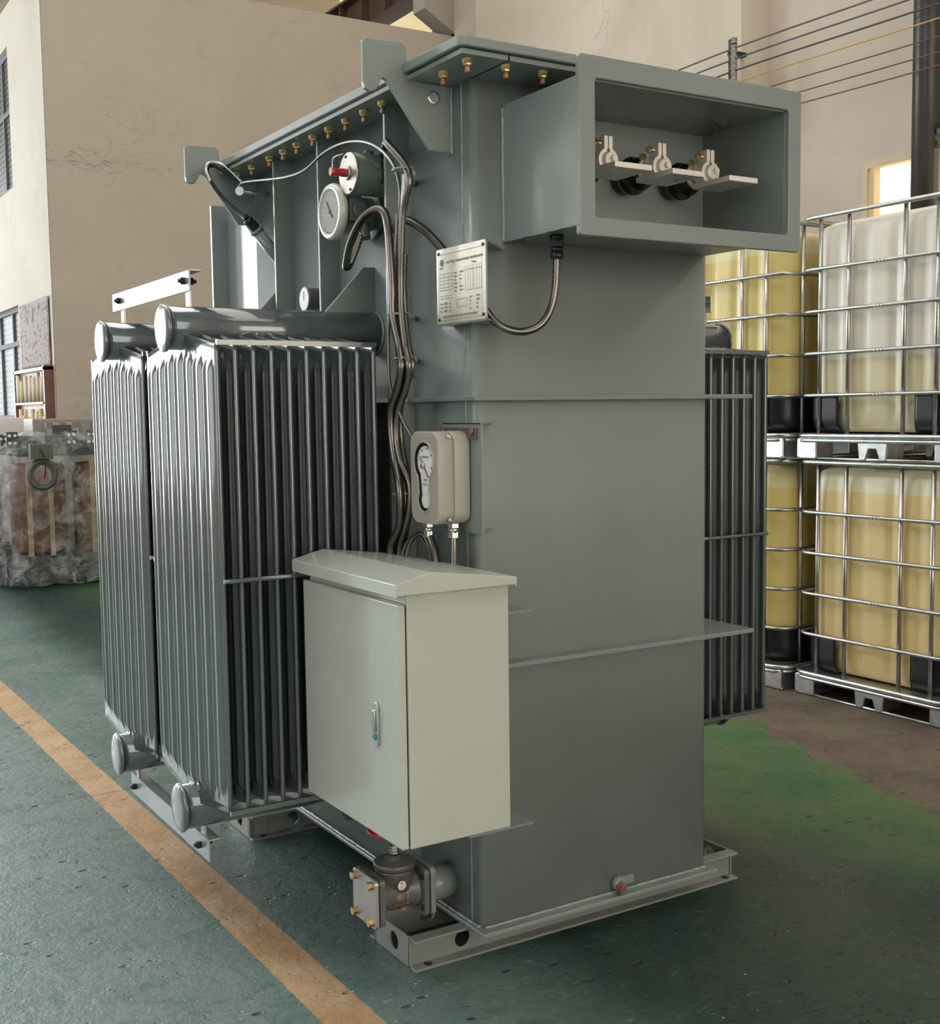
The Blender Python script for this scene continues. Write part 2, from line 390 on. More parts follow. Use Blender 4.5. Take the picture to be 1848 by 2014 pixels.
# ------------------------------------------------------------------ camera
cam = bpy.data.cameras.new('camera'); co = bpy.data.objects.new('camera', cam); COL.objects.link(co)
cam.sensor_fit = 'HORIZONTAL'; cam.sensor_width = 36.0; cam.lens = 36.0 * 2350.9 / 1848.0; cam.clip_start = .05
R_ = V((.85123408, -.52461429, -.01343105)); D_ = V((-.05556948, -.06465796, -.99635906)); F_ = V((.52183577, .84888115, -.0841916))
mt = Matrix((R_, -D_, -F_)).transposed().to_4x4(); mt.translation = V((-1.36075, -2.49977, 1.38)); co.matrix_world = mt
SC.camera = co

# ------------------------------------------------------------------ the transformer
T = empty('oil_transformer', (.54, .68, 0))
tag(T, 'tall grey-green oil-filled power transformer with finned radiators standing on the green factory floor', 'transformer')
TX0, TX1, TY0, TY1, ZT = .163, .912, -.052, 1.333, 2.163
MX = lambda x: TX0 + TX1 - x
# tank
t = MB().prism(rrect(TX0, TX1, TY0, TY1, .022, 6), 2, .09, ZT, True)
tank = t.build('tank', 'paint', T)
w = MB()
def bead(pts, r=.0035):
    P = []
    for a, b in zip(pts[:-1], pts[1:]):
        a, b = V(a), V(b); n = max(2, int((b - a).length / .014))
        P += [a.lerp(b, k / n) + V([random.uniform(-1, 1) * .0007 for _ in range(3)]) for k in range(n)]
    P.append(V(pts[-1])); w.tube(P, r, 6, res=0, rib=.14, pitch=.006)
bead([(TX0, -.007, .10), (TX0, -.007, 2.16)], .0022)
bead([(TX0 - .002, TY0 + .01, .093), (TX0 - .002, TY1, .093)], .0055)
bead([(TX0 + .01, TY0 - .002, .093), (TX1 - .01, TY0 - .002, .093)], .0045)
bead([(TX0 - .001, .044 - .007, 2.0), (TX0 - .001, .044 - .007, 2.16)], .0032)
w.build('weld_bead', 'weld', tank)
# lid with flange
l = MB()
def clip(x0, x1, y0, y1, c): return [(x0 + c, y0), (x1 - c, y0), (x1, y0 + c), (x1, y1 - c), (x1 - c, y1), (x0 + c, y1), (x0, y1 - c), (x0, y0 + c)]
LX0, LX1, LY0, LY1 = .030, 1.045, -.222, 1.350
l.prism(clip(LX0, LX1, LY0, LY1, .012), 2, 2.174, 2.196)
l.build('lid', 'paint', T, bevel=.003)
g = MB(); g.prism(clip(LX0 + .012, LX1 - .012, LY0 + .012, LY1 - .012, .012), 2, 2.1705, 2.1745); g.build('gasket', 'black', T)
g = MB()
for (a, b, c, d) in ((LX0 + .012, TX0 + .004, LY0 + .012, LY1 - .012), (TX1 - .004, LX1 - .012, LY0 + .012, LY1 - .012), (TX0, TX1, LY0 + .012, TY0 + .004), (TX0, TX1, TY1 - .004, LY1 - .003)):
    g.box(a, b, c, d, 2.160, 2.171)
g.build('tank_flange', 'paint', T)
# bolts
def bolt(x, y):
    b = MB(); b.hexa((x, y, 2.194), (x, y, 2.204), .0095).cyl((x, y, 2.150), (x, y, 2.197), .012, 16)
    b.cyl((x, y, 2.161), (x, y, 2.1585), .0125, 16).hexa((x, y, 2.159), (x, y, 2.147), .0098)
    b.mat(1).cyl((x, y, 2.150), (x, y, 2.131), .0066, 12, ch=.0012)
    b.build('bolt', ['brass', 'copper'], T)
for y in (-.06, .140, .242, .345, .452, .560, .665, .778, .880, .985, 1.132, 1.262): bolt(.082, y)
for x in (.079, .181, .283, .385, .487, .589, .691, .793, .895, .99): bolt(x, -.173)
# lifting hooks
def hook(y, x0=None, mirror=False):
    P = [(-.066, 2.243), (.030, 2.246), (.039, 2.236), (.042, 2.205), (.050, 2.190), (.066, 2.185), (.075, 2.1600), (.163, 2.1600), (.163, 2.003), (.101, 2.003), (-.012, 2.152), (-.020, 2.157), (-.029, 2.152), (-.034, 2.138), (-.042, 2.126), (-.056, 2.121), (-.070, 2.128), (-.074, 2.142), (-.074, 2.236)]
    # the notch carries the lid edge, so the plate is cut back around it
    if mirror: P = [(MX(a), b) for a, b in P][::-1]
    h = MB(); h.prism(P, 1, y - .013 / 2, y + .013 / 2)
    o = h.build('lifting_hook', 'paint', T, bevel=.0025)
    q = MB(); cx = .118 if not mirror else MX(.118)
    q.lathe((cx, y - .0085, 2.10), (0, 1, 0), [(0, .016), (.001, .016)], 20)
    return o
for yy in (.044, 1.317):
    for m_ in (False, True): hook(yy, mirror=m_)
q = MB(); q.lathe((.113, .0375, 2.128), (0, -1, 0), [(0, .017), (.0012, .0165), (.0014, .012)], 20); q.build('hook_hole_disc', 'galv', T)  # bright disc laid on the hook, standing in for its hole and highlight
# vertical stiffeners
for y, xe in ((.257, .092), (.681, .099), (1.005, .099)):
    for m_ in (False, True):
        P = [(xe, 2.158), (TX0 + .002, 2.158), (TX0 + .002, .16), (xe + .045, .16), (xe, .23)]
        if m_: P = [(MX(a), b) for a, b in P][::-1]
        MB().prism(P, 1, y - .005, y + .005).build('vertical_stiffener', 'paint', T, bevel=.0015)
# horizontal stiffeners (angle running around the tank)
def ring(z, th, fr, ri):
    P = [(TX0 - .018, TY0 - fr), (TX1 + ri, TY0 - fr), (TX1 + ri, TY1 + .03), (.06, TY1 + .03), (.06, .275), (TX0 - .022, .245)]
    MB().prism(P, 2, z - th, z).build('horizontal_stiffener', 'paint', T, bevel=.002)
ring(1.416, .012, .028, .138); ring(.762, .012, .040, .138)
# base
MB().prism(clip(.149, .926, -.085, 1.366, .004), 2, .080, .0925).build('bottom_plate', 'paint', T, bevel=.003)
def channel(yw, sgn, x0=0.0, x1=1.081, tip=.032):
    """C channel along X: web at yw, flanges pointing to sgn"""
    c = MB(); a, b = sorted((yw, yw - sgn * .006))
    holed(c, 1, a, b, x0, .24, .006, .074, .155, .040, .022)
    c.box(.24, x1 - .24, a, b, .006, .074); holed(c, 1, a, b, x1 - .24, x1, .006, .074, x1 - .155, .040, .022)
    a, b = sorted((yw - sgn * .006, yw + sgn * tip))
    c.box(x0, x1, a, b, .0, .007).box(x0, x1, a, b, .073, .080)
    c.build('base_channel', 'cab_dark', T, bevel=.0015)
M['darkbar'] = simple('dull_zinc_bar', (.13, .12, .12), .4, .3)
M['cab_dark'] = simple('grey_base_enamel', (.235, .25, .232), .34, 0, .35, .05, .1)
for y0 in (0.0, 1.087):
    channel(y0 + .030, -1); channel(y0 + .215, 1)
    for x in (0.0, 1.075):
        e = MB(); holed(e, 0, x, x + .006, y0 + .024, y0 + .221, .001, .079, y0 + .112, .042, .023); e.build('end_plate', 'cab_dark', T, bevel=.001)
    for x in (.045, 1.045):
        MB().cyl((x, y0 + .015, .0065), (x, y0 + .015, .0078), .011, 16).build('bolt_hole', 'black', T)
# earthing boss
e = MB(); e.cyl((.588, -.052, .118), (.588, -.074, .118), .019, 20, ch=.003); e.box(.605, .645, -.056, -.050, .108, .130)
eb = e.build('earthing_boss', 'paint', T)
e = MB(); e.cyl((.584, -.074, .112), (.584, -.078, .112), .015, 16).hexa((.584, -.078, .112), (.584, -.088, .112), .0125); e.build('bolt', 'copper', eb)

# ---- cable box (low voltage) at the front
BX0, BX1, BY = .250, .929, -.356
c = MB()
c.box(BX0, BX0 + .006, BY + .01, TY0, 1.787, 2.107); c.box(BX1 - .043, BX1 - .037, BY + .01, TY0, 1.787, 2.107)
c.box(BX0 + .006, BX1 - .043, BY + .01, TY0, 1.787, 1.793); c.box(BX0 + .006, BX1 - .043, BY + .01, TY0, 2.101, 2.107)
c.box(BX0 + .006, BX1 - .043, TY0 - .004, TY0 + .001, 1.793, 2.101)
cb = c.build('cable_box', 'paint', T)
f = MB(); 
O = rrect(BX0 - .001, BX1 + .001, 1.763, 2.152, .006, 3); I = rrect(.291, .888, 1.803, 2.104, .008, 3)
n = len(O); vs = [(a, BY - .004, b) for a, b in O] + [(a, BY - .004, b) for a, b in I] + [(a, BY + .012, b) for a, b in O] + [(a, BY + .012, b) for a, b in I]
fs = []
for k in range(n):
    j = (k + 1) % n; fs += [(k, j, n + j, n + k), (2 * n + k, 3 * n + k, 3 * n + j, 2 * n + j), (k, 2 * n + k, 2 * n + j, j), (n + k, n + j, 3 * n + j, 3 * n + k)]
f.add(vs, fs); f.build('flange_frame', 'paint', cb, bevel=.002)
w = MB(); bead([(BX0 - .001, TY0 - .002, 1.787), (BX0 - .001, TY0 - .002, 2.099)], .0045); bead([(BX0, TY0, 1.786), (BX0, BY, 1.786)], .0025); w.build('weld_bead', 'weld', cb)
for xa, xf0, xf1 in ((.445, .389, .499), (.611, .562, .662), (.769, .744, .838)):
    az = 1.969
    s = MB(); s.lathe((xa, TY0, az - .004), (0, -1, 0), [(0, .040), (.02, .042), (.028, .036), (.036, .046), (.05, .048), (.058, .036), (.066, .040), (.078, .041), (.086, .028), (.094, .026)], 28)
    bu = s.build('bushing', 'porcelain', cb)
    s = MB(); s.cyl((xa, TY0 - .05, az), (xa, -.222, az), .0175, 20, ch=.002); s.cyl((xa, TY0 - .10, az), (xa, TY0 - .108, az), .031, 24)
    s.hexa((xa + .004, -.222, az + .002), (xa + .004, -.232, az + .002), .008); s.build('stud', 'tin', bu)
    s = MB()
    for sg in (-1, 1):      # clamp in two halves with ears
        P = []
        for k in range(9):
            a = math.radians(8 + 164 * k / 8) - PI / 2; P.append((xa + sg * (.0012 + .0285 * max(0, math.cos(a))), az + .0285 * math.sin(a)))
        for k in range(9):
            a = math.radians(172 - 164 * k / 8) - PI / 2; P.append((xa + sg * (.0012 + .0190 * max(0, math.cos(a))), az + .0190 * math.sin(a)))
        s.prism(P if sg > 0 else P[::-1], 1, -.212, -.178)
        a_, b_ = sorted((xa + sg * .0018, xa + sg * .0125)); s.box(a_, b_, -.212, -.178, az + .026, az + .056)
    s.build('clamp', 'tin', bu, bevel=.001)
    s = MB(); s.hexa((xa - .034, -.195, az + .041), (xa - .024, -.195, az + .041), .0078).cyl((xa - .024, -.195, az + .041), (xa + .022, -.195, az + .041), .0042, 12)
    s.hexa((xa + .0128, -.195, az + .041), (xa + .022, -.195, az + .041), .0078).hexa((xa - .030, -.165, az + .030), (xa - .018, -.165, az + .030), .0078); s.build('bolt', 'brass', bu)
    s = MB(); z1 = 1.945
    s.box(xf0, xf1, -.306, -.170, z1 - .013, z1); s.build('busbar', 'tin', bu, bevel=.0012)
    s = MB()
    for hx in (.33, .67):
        for hy in (-.285, -.245):
            s.cyl((xf0 + (xf1 - xf0) * hx, hy, z1 - .0131), (xf0 + (xf1 - xf0) * hx, hy, z1 - .0138), .0055, 14)
    s.build('busbar_hole', 'galv', bu)
# gland under the box
s = MB(); s.cyl((.305, -.193, 1.788), (.305, -.193, 1.776), .017, 20, ch=.002).hexa((.305, -.193, 1.776), (.305, -.193, 1.760), .0175).cyl((.305, -.193, 1.760), (.305, -.193, 1.748), .0145, 20).cyl((.305, -.193, 1.748), (.305, -.193, 1.732), .0165, 20, ch=.002)
s.build('cable_gland', 'black', T)
# ---- high voltage cable box at the back
c = MB(); c.box(.205, .87, TY1, 1.70, 1.60, 2.09); hb = c.build('cable_box', 'paint', T, bevel=.003)
f = MB(); f.box(.148, .927, 1.70, 1.716, 1.55, 2.128); f.build('flange_frame', 'paint', hb, bevel=.002)

# ---- radiators
def panel_mesh():
    y0, y1 = .197, .731; yc = .464; nf = 7
    def top(y): d = abs(y - yc); return 1.545 + (.034 * (1 - (d - .05) / .217) if d > .05 else .034)
    def bot(y): d = abs(y - yc); return .424 - (.036 * (1 - (d - .05) / .217) if d > .05 else .036)
    Ys = []; m = 0.012
    ys0, ys1 = y0 + m, y1 - m
    SG = 18; nseg = nf * SG
    Ys = [y0] + [ys0 + (ys1 - ys0) * k / nseg for k in range(nseg + 1)] + [y1]
    def fl(k):
        if k == 0 or k == len(Ys) - 1: return 0
        ph = ((k - 1) % SG) / SG
        if ph < .10 or ph > .90: return 0.0
        q = (ph - .10) / .80
        ss = lambda t: max(0, min(1, t)) ** 2 * (3 - 2 * max(0, min(1, t)))
        return ss(min(q, 1 - q) / .20) * (1 - .42 * ss((.5 - abs(q - .5) - .22) / .2))
    rows = [0, .018, .034, .043, .052, .062, .5, .938, .948, .957, .966, .982, 1]
    amp = [0, 0, .05, .35, .8, 1, 1, 1, .8, .35, .05, 0, 0]
    vs = []; fs = []; nr = len(rows); nk = len(Ys)
    for sg in (-1, 1):
        for i, t_ in enumerate(rows):
            for k, y in enumerate(Ys):
                z = bot(y) + (top(y) - bot(y)) * t_
                vs.append((sg * ((.0046 if k in (0, nk - 1) else .0034) + .0105 * fl(k) * amp[i]), y, z))
    H = nr * nk
    for i in range(nr - 1):
        for k in range(nk - 1):
            a = i * nk + k; fs.append((a, a + nk, a + nk + 1, a + 1)); a += H; fs.append((a, a + 1, a + nk + 1, a + nk))
    for k in range(nk - 1):
        fs.append((k, k + 1, H + k + 1, H + k)); a = (nr - 1) * nk + k; fs.append((a, H + a, H + a + 1, a + 1))
    for i in range(nr - 1):
        a = i * nk; fs.append((a, H + a, H + a + nk, a + nk)); a += nk - 1; fs.append((a, a + nk, H + a + nk, H + a))
    mb = MB(); mb.add(vs, fs, True)
    return mb
def make_radiator(xs, xw, xcap, ycent):
    """one bank: two header pipes with caps, panels, spacer bars"""
    dy = ycent - .464
    sg = -1 if xcap < xw else 1
    rad = None
    for zc, r in ((1.597, .055), (.369, .057)):
        h = MB()
        h.cyl((xw, ycent, zc), (xcap - sg * .006, ycent, zc), r, 32)
        h = h.build('radiator', 'radpaint', T) if rad is None else h.build('header_pipe', 'radpaint', rad)
        rad = rad or h
        h = MB(); h.lathe((xcap - sg * .008, ycent, zc), (sg, 0, 0), [(0, r + .001), (.002, r + .006), (.007, r + .006), (.011, r), (.0125, r * .6), (.013, .001)], 36)
        h.build('end_cap', 'radpaint', rad)
    first = None
    for i, x in enumerate(xs):
        if first is None:
            pm = panel_mesh(); pm.v = [(a + T.location.x, b + dy, c) for a, b, c in pm.v]
            first = pm.build('radiator_panel', 'radpaint', rad)
            first.location.x = x - T.location.x; 
        else:
            c = first.copy(); COL.objects.link(c); c.location.x = x - T.location.x
        
    xa, xb = min(xs) - .003, max(xs) + .003
    for z, hh, yy in ((1.5475, .006, .192), (.4235, .006, .192), (.985, .0052, .190)):
        for y in (yy, .928 - yy):
            b = MB(); b.box(xa, xb, y + dy - .0045, y + dy + .0045, z - hh, z + hh) if hh != .0052 else b.cyl((xa, y + dy, z), (xb, y + dy, z), .0055, 12)
            b.build('spacer_bar', 'radpaint', rad)
    n_ = MB()
    for x in xs:
        n_.cyl((x, ycent, 1.57), (x, ycent, 1.60), .016, 14).cyl((x, ycent, .36), (x, ycent, .40), .016, 14)
        n_.lathe((x, ycent - .0, .40), (0, 0, 1), [(0, .026), (.03, .012)], 14)
    n_.build('radiator_neck', 'radpaint', rad)
    return rad
xl = [-.389 + .0455 * i for i in range(10)]
xr = [1.383 - .0455 * i for i in range(10)]
for yc in (.464, 1.050):
    make_radiator(xl, TX0, -.432, yc); make_radiator(xr, TX1, 1.440, yc)
# neck flanges / lit weld lumps where headers meet the tank
w = MB()
for yc in (.464, 1.05):
    for zc, r in ((1.597, .056), (.369, .058)):
        w.tube([(TX0 - .003, yc + math.cos(a) * r, zc + math.sin(a) * r) for a in [2 * PI * k / 40 for k in range(40)]], .005, 6, closed=True, res=0)
w.build('weld_bead', 'weld', T)
# gusset plates above the headers
for yc in (.464, 1.05):
    for m_ in (False, True):
        P = [(.002, 1.640), (.128, 1.774), (TX0 + .001, 1.776), (TX0 + .001, 1.640)]
        if m_: P = [(MX(a), b) for a, b in P][::-1]
        MB().prism(P, 1, yc - .005, yc + .005).build('gusset_plate', 'paint', T, bevel=.0015)
# tie bars between radiators
def tie(xb, xm, sg, z0, z1, zt, zh, y0, y1):
    s = MB(); a, b = sorted((xb, xb + .005))
    s.box(a, b, y0, y1, z0, z1)
    c, d = sorted((xb, xb + sg * .034)); s.box(c, d, y0, y1, z1 - .005 if zt else z0, z1 if zt else z0 + .005)
    o = s.build('tie_bar', 'galvp', T, bevel=.002)
    for yy in (.464, 1.05):
        k = MB()
        k.box(*((xb + .006, xb + .012) if zt else (xb - .007, xb - .001)), yy - .012, yy + .012, min(zh, z0 + .004), max(zh, z1 - .012)) ; k.build('bracket', 'galvp', o)
        k = MB(); zb = (z0 + z1) / 2
        k.hexa((xb - .012, yy, zb), (xb, yy, zb), .010).cyl((xb - .018, yy, zb), (xb + .03, yy, zb), .005, 10).hexa((xb + .012, yy, zb), (xb + .022, yy, zb), .010); k.build('bolt', 'black', o)
M['galvp'] = simple('zinc_grey_bar', (.50, .51, .53), .30, .55, .2, .1, .1)
tie(-.372, 0, 1, 1.688, 1.742, True, 1.645, .43, 1.13)
tie(-.378, 0, 1, .232, .292, True, .318, .40, 1.10)
tie(1.36, 0, -1, 1.688, 1.742, True, 1.645, .42, 1.11)
tie(1.30, 0, -1, .232, .292, True, .318, .40, 1.10)

# ---- sensor pocket, small thermometer
p0, p1 = V((.157, 1.12, 1.878)), V((.070, 1.12, 1.976))
d = (p1 - p0).normalized()
s = MB(); s.cyl(p0 - d * .05, p1 - d * .03, .020, 20).cyl(p1 - d * .03, p1 - d * .02, .0225, 20)
pk = s.build('sensor_pocket', 'paint', T)
s = MB(); s.hexa(p1 - d * .02, p1 + d * .004, .0175).cyl(p1 + d * .004, p1 + d * .02, .0155, 18, ch=.002).cyl(p1 + d * .02, p1 + d * .035, .009, 12); s.build('cable_gland', 'black', pk)
s = MB(); s.lathe((.163, .80, 1.716), (-1, 0, 0), [(0, .034), (.052, .034), (.054, .036), (.060, .036)], 28); th = s.build('thermometer', 'castiron', T)
s = MB(); s.lathe((.103, .80, 1.716), (-1, 0, 0), [(0, .0325), (.002, .0325)], 28); s.build('dial', 'white', th)
s = MB()
for k in range(11):
    a = math.radians(-60 + 300 * k / 10); c_, s_ = math.cos(a), math.sin(a)
    s.add([(.1005, .80 + c_ * .026 - s_ * .0006, 1.716 + s_ * .026 + c_ * .0006), (.1005, .80 + c_ * .026 + s_ * .0006, 1.716 + s_ * .026 - c_ * .0006), (.1005, .80 + c_ * .021 + s_ * .0006, 1.716 + s_ * .021 - c_ * .0006), (.1005, .80 + c_ * .021 - s_ * .0006, 1.716 + s_ * .021 + c_ * .0006)], [(0, 1, 2, 3)])
s.box(.1000, .1008, .799, .8008, 1.712, 1.738); s.build('dial_marking', 'ink', th)

# ---- pressure relief valve (upper) and pressure gauge (lower)
pc = V((.037, .360, 2.000))
s = MB(); s.lathe(pc + V((.126, 0, 0)), (-1, 0, 0), [(0, .073), (.012, .073), (.013, .056), (.016, .054), (.118, .054), (.1185, .050)], 40)
s.cyl((.10, .36, 2.05), (.10, .36, 2.062), .014, 16)
pv = s.build('relief_valve', 'darkgreen', T)
s = MB(); s.lathe(pc + V((.0075, 0, 0)), (-1, 0, 0), [(0, .0535), (.005, .0535), (.0055, .052)], 40).lathe(pc + V((.0025, 0, 0)), (-1, 0, 0), [(0, .018), (.005, .018), (.006, .015)], 24); s.build('end_plate', 'nickel', pv)
s = MB(); s.lathe(pc + V((-.001, .0, 0)), (-1, 0, 0), [(0, .011), (.016, .011), (.022, .009), (.034, .0115), (.044, .0125), (.047, .010)], 20); s.build('indicator_pin', 'red', pv)
s = MB()
for a in (75, 255):
    a = math.radians(a); q_ = pc + V((.002, math.cos(a) * .045, math.sin(a) * .045)); s = MB(); s.lathe(q_, (-1, 0, 0), [(0, .004), (.003, .003)], 10); s.build('screw', 'black', pv)
s = MB()
for k in range(3): s.tube([(.112 + .009 * k, pc.y + math.cos(a) * .0545, pc.z + math.sin(a) * .0545) for a in [math.radians(150 + 60 * j / 8) for j in range(9)]], .0028, 6, res=0)
s.build('louvre', 'black', pv)
s = MB(); s.tube([(pc.x + .02, pc.y + .045, pc.z + .03), (pc.x - .005, pc.y + .065, pc.z + .02), (pc.x - .005, pc.y + .07, pc.z + .05), (pc.x + .02, pc.y + .06, pc.z + .062)], .0022, 8); s.build('lever', 'steel', pv)
gc = V((.028, .455, 1.915))
s = MB(); s.lathe(gc + V((.135, 0, 0)), (-1, 0, 0), [(0, .066), (.014, .066), (.016, .045), (.05, .044), (.06, .056), (.118, .058), (.119, .060)], 40)
s.box(.055, .110, .385, .41, 1.885, 1.945); s.cyl((.083, .385, 1.915), (.083, .378, 1.915), .022, 20, ch=.002)
s.cyl((.10, .40, 1.885), (.10, .385, 1.84), .014, 16)
pg = s.build('level_gauge', 'darkgreen', T, bevel=.0015)
s = MB(); s.lathe(gc + V((.020, 0, 0)), (-1, 0, 0), [(0, .074), (.012, .075), (.020, .071), (.022, .060), (.0125, .0545)], 48); s.build('bezel', 'cab', pg)
s = MB(); s.lathe(gc + V((.005, 0, 0)), (-1, 0, 0), [(0, .054), (.002, .054)], 40); s.build('dial', 'white', pg)
s = MB()
for k in range(21):
    a = math.radians(-50 + 280 * k / 20); c_, s_ = math.cos(a), math.sin(a); r1 = .043 if k % 5 else .038
    P = [(.0025 + gc.x, gc.y + c_ * r - s_ * w_, gc.z + s_ * r + c_ * w_) for r, w_ in ((.049, -.0006), (.049, .0006), (r1, .0006), (r1, -.0006))]
    s.add(P, [(0, 1, 2, 3)])
s.add([(gc.x + .001, gc.y + .022, gc.z + .028), (gc.x + .001, gc.y + .018, gc.z + .030), (gc.x + .001, gc.y - .018, gc.z - .016), (gc.x + .001, gc.y - .014, gc.z - .020)], [(0, 1, 2, 3)])
s.lathe(gc + V((.003, 0, 0)), (-1, 0, 0), [(0, .006), (.004, .005)], 16); s.build('dial_marking', 'ink', pg)
s = MB(); s.add([gc + V((-.0005, math.cos(2 * PI * k / 40) * .060, -math.sin(2 * PI * k / 40) * .060)) for k in range(40)], [tuple(range(40))]); s.build('glass_pane', 'glass', pg)

# ---- rating plate
NX, n0, n1, m0, m1 = .118, -.178, .043, 1.590, 1.768
s = MB(); s.prism(rrect(n0, n1, m0, m1, .006, 4), 0, NX - .0015, NX); npl = s.build('rating_plate', 'nameplate', T) if False else None
M['nameplate'] = simple('brushed_plate', (.62, .59, .50), .38, .6, 0, .06)
s = MB(); s.prism(rrect(n0, n1, m0, m1, .006, 4), 0, NX - .0015, NX); npl = s.build('rating_plate', 'nameplate', T)
npl['label'] = 'engraved bright metal rating plate'
s = MB(); s.prism(rrect(n0, n1, m0 - .004, m1 + .001, .004, 3), 0, NX, NX + .004)
for z in (m0 - .003, m1 - .004): s.prism([(NX + .002, n0), (.25, TY0 + .001), (TX0, TY0 + .001), (TX0, .045), (NX + .002, .042)], 2, z, z + .004)
s.build('plate_bracket', 'paint', npl)
for a, b in ((n0 + .010, m0 + .010), (n1 - .010, m0 + .010), (n0 + .010, m1 - .010), (n1 - .010, m1 - .010)):
    s = MB(); s.lathe((NX - .0015, a, b), (-1, 0, 0), [(0, .0045), (.0025, .0035)], 12); s.build('screw', 'black', npl)
xt_ = NX - .0021
def hl(s, ya, yb, z, t=.0006): s.add([(xt_, ya, z - t), (xt_, yb, z - t), (xt_, yb, z + t), (xt_, ya, z + t)], [(0, 1, 2, 3)])
def vl(s, y, za, zb, t=.0005): s.add([(xt_, y - t, za), (xt_, y + t, za), (xt_, y + t, zb), (xt_, y - t, zb)], [(0, 1, 2, 3)])
s = MB()
# plate is read from -X: left edge is +Y, right edge is -Y
W = lambda u: n1 - (n1 - n0) * u; H_ = lambda v: m1 - (m1 - m0) * v
for v in (.075, .955): hl(s, W(.05), W(.93), H_(v))
for u in (.05, .93): vl(s, W(u), H_(.955), H_(.075), .0003)
for v in (.335, .38, .425, .47, .515, .555): hl(s, W(.07), W(.34), H_(v))
for u in (.07, .16, .25, .34): vl(s, W(u), H_(.555), H_(.335))
hl(s, W(.60), W(.92), H_(.335)); hl(s, W(.60), W(.74), H_(.60)); hl(s, W(.77), W(.92), H_(.60))
for u in (.60, .65, .70, .745, .775, .83, .88, .925): vl(s, W(u), H_(.60), H_(.28))
for v in (.70, .80): hl(s, W(.43), W(.64), H_(v))
for u in (.43, .64): vl(s, W(u), H_(.80), H_(.70))
hl(s, W(.07), W(.34), H_(.63)); hl(s, W(.07), W(.34), H_(.665))
def tx(s, t_, size, u, v): s.text(t_, size, (xt_, W(u), H_(v)), (0, -1, 0), (0, 0, 1), .0002)
tx(s, 'OIL TYPE  3-PHASE POWER TRANSFORMER', .0086, .21, .205)
tx(s, 'Voltage', .0065, .73, .26)
tx(s, 'Serial', .006, .07, .265)
for k in range(6):
    tx(s, random.choice(['2500', '1250', '8.5 %', '50 Hz', '10.5']), .0062, .37, .36 + .047 * k); tx(s, random.choice(['kVA', 'kV', 'Dyn11', 'ONAN', 'A']), .0062, .48, .355 + .047 * k)
for k in range(3):
    tx(s, random.choice(['Oil', 'Core', 'Total']), .006, .07, .745 + .05 * k); tx(s, random.choice(['1320', '2450', '980']), .0072, .15, .745 + .05 * k); tx(s, 'kg', .006, .27, .745 + .05 * k)
for k in range(4):
    tx(s, random.choice(['LI', 'Temp', 'Year', 'No.']), .006, .68, .70 + .05 * k); tx(s, random.choice(['75', '65', '2023', '0412']), .0072, .82, .70 + .05 * k)
tx(s, 'TRANSFORMER ELECTRIC CO.,LTD CHINA', .0082, .13, .925)
s.build('engraving', 'lightink', npl)
s = MB(); s.lathe((NX - .0016, W(.115), H_(.185)), (-1, 0, 0), [(0, .008), (.0006, .008)], 20); s.build('logo', 'greenlogo', npl)

# ---- winding temperature gauge (beige peanut window)
gx, gy0, gy1, gz0, gz1 = .036, -.089, .046, 1.113, 1.333
s = MB(); s.prism(rrect(gy0, gy1, gz0, gz1, .030, 6), 0, gx, gx + .040, True); s.prism(rrect(gy0, gy1, gz0, gz1, .030, 6), 0, gx + .044, gx + .088, True)
s.prism(rrect(gy0 + .004, gy1 - .004, gz0 + .004, gz1 - .004, .028, 6), 0, gx + .038, gx + .046, True)
tg = s.build('temperature_gauge', 'beige', T, bevel=.006, seg=3)
# peanut-shaped opening: rim, recess and dial
def peanut(k, off=0.0):
    a = 2 * PI * k / 48
    cy, cz = (gy0 + gy1) / 2 + .004, 1.238
    # upper lobe r .048 at z +.03, lower lobe r .030 at z -.06
    P = []
    return a
def pean(off):
    cy = -.022; R1, z1_, R2, z2_ = .0445 + off, 1.262, .0270 + off, 1.170
    P = []
    for k in range(25):
        a = math.radians(-52 + 284 * k / 24); P.append((cy + R1 * math.cos(a), z1_ + R1 * math.sin(a)))
    for k in range(15):
        a = math.radians(128 + 284 * k / 14 - 0); a = math.radians(142 + 256 * k / 14); P.append((cy + R2 * math.cos(a), z2_ + R2 * math.sin(a)))
    return P
s = MB(); A = pean(.0045); Bp = pean(0); n = len(A)
vs = [(gx - .0005, a, b) for a, b in A] + [(gx - .004, a, b) for a, b in pean(.0025)] + [(gx - .0008, a, b) for a, b in Bp]
fs = []
for r_ in (0, 1):
    for k in range(n): j = (k + 1) % n; fs.append((r_ * n + k, r_ * n + j, (r_ + 1) * n + j, (r_ + 1) * n + k))
s.add(vs, fs, True); s.build('window_rim', 'beige', tg)
s = MB(); s.add([(gx - .0009, a, b) for a, b in pean(.001)], [tuple(range(n))]); s.build('window_recess', 'black', tg)
s = MB(); s.add([(gx - .0014, a - .008, b + .0) for a, b in pean(-.0075)], [tuple(range(n))]); s.build('dial', 'white', tg)
s = MB(); X_ = gx - .0019
def tick(cy, cz, r1, r2, a, w_=.0005):
    c_, s_ = math.cos(a), math.sin(a); s.add([(X_, cy + c_ * r - s_ * q_, cz + s_ * r + c_ * q_) for r, q_ in ((r1, -w_), (r1, w_), (r2, w_), (r2, -w_))], [(0, 1, 2, 3)])
for k in range(25): tick(-.030, 1.262, .034, .029 if k % 4 == 0 else .031, math.radians(-30 + 240 * k / 24))
for k in range(13): tick(-.030, 1.170, .018, .015, math.radians(-60 + 300 * k / 12))
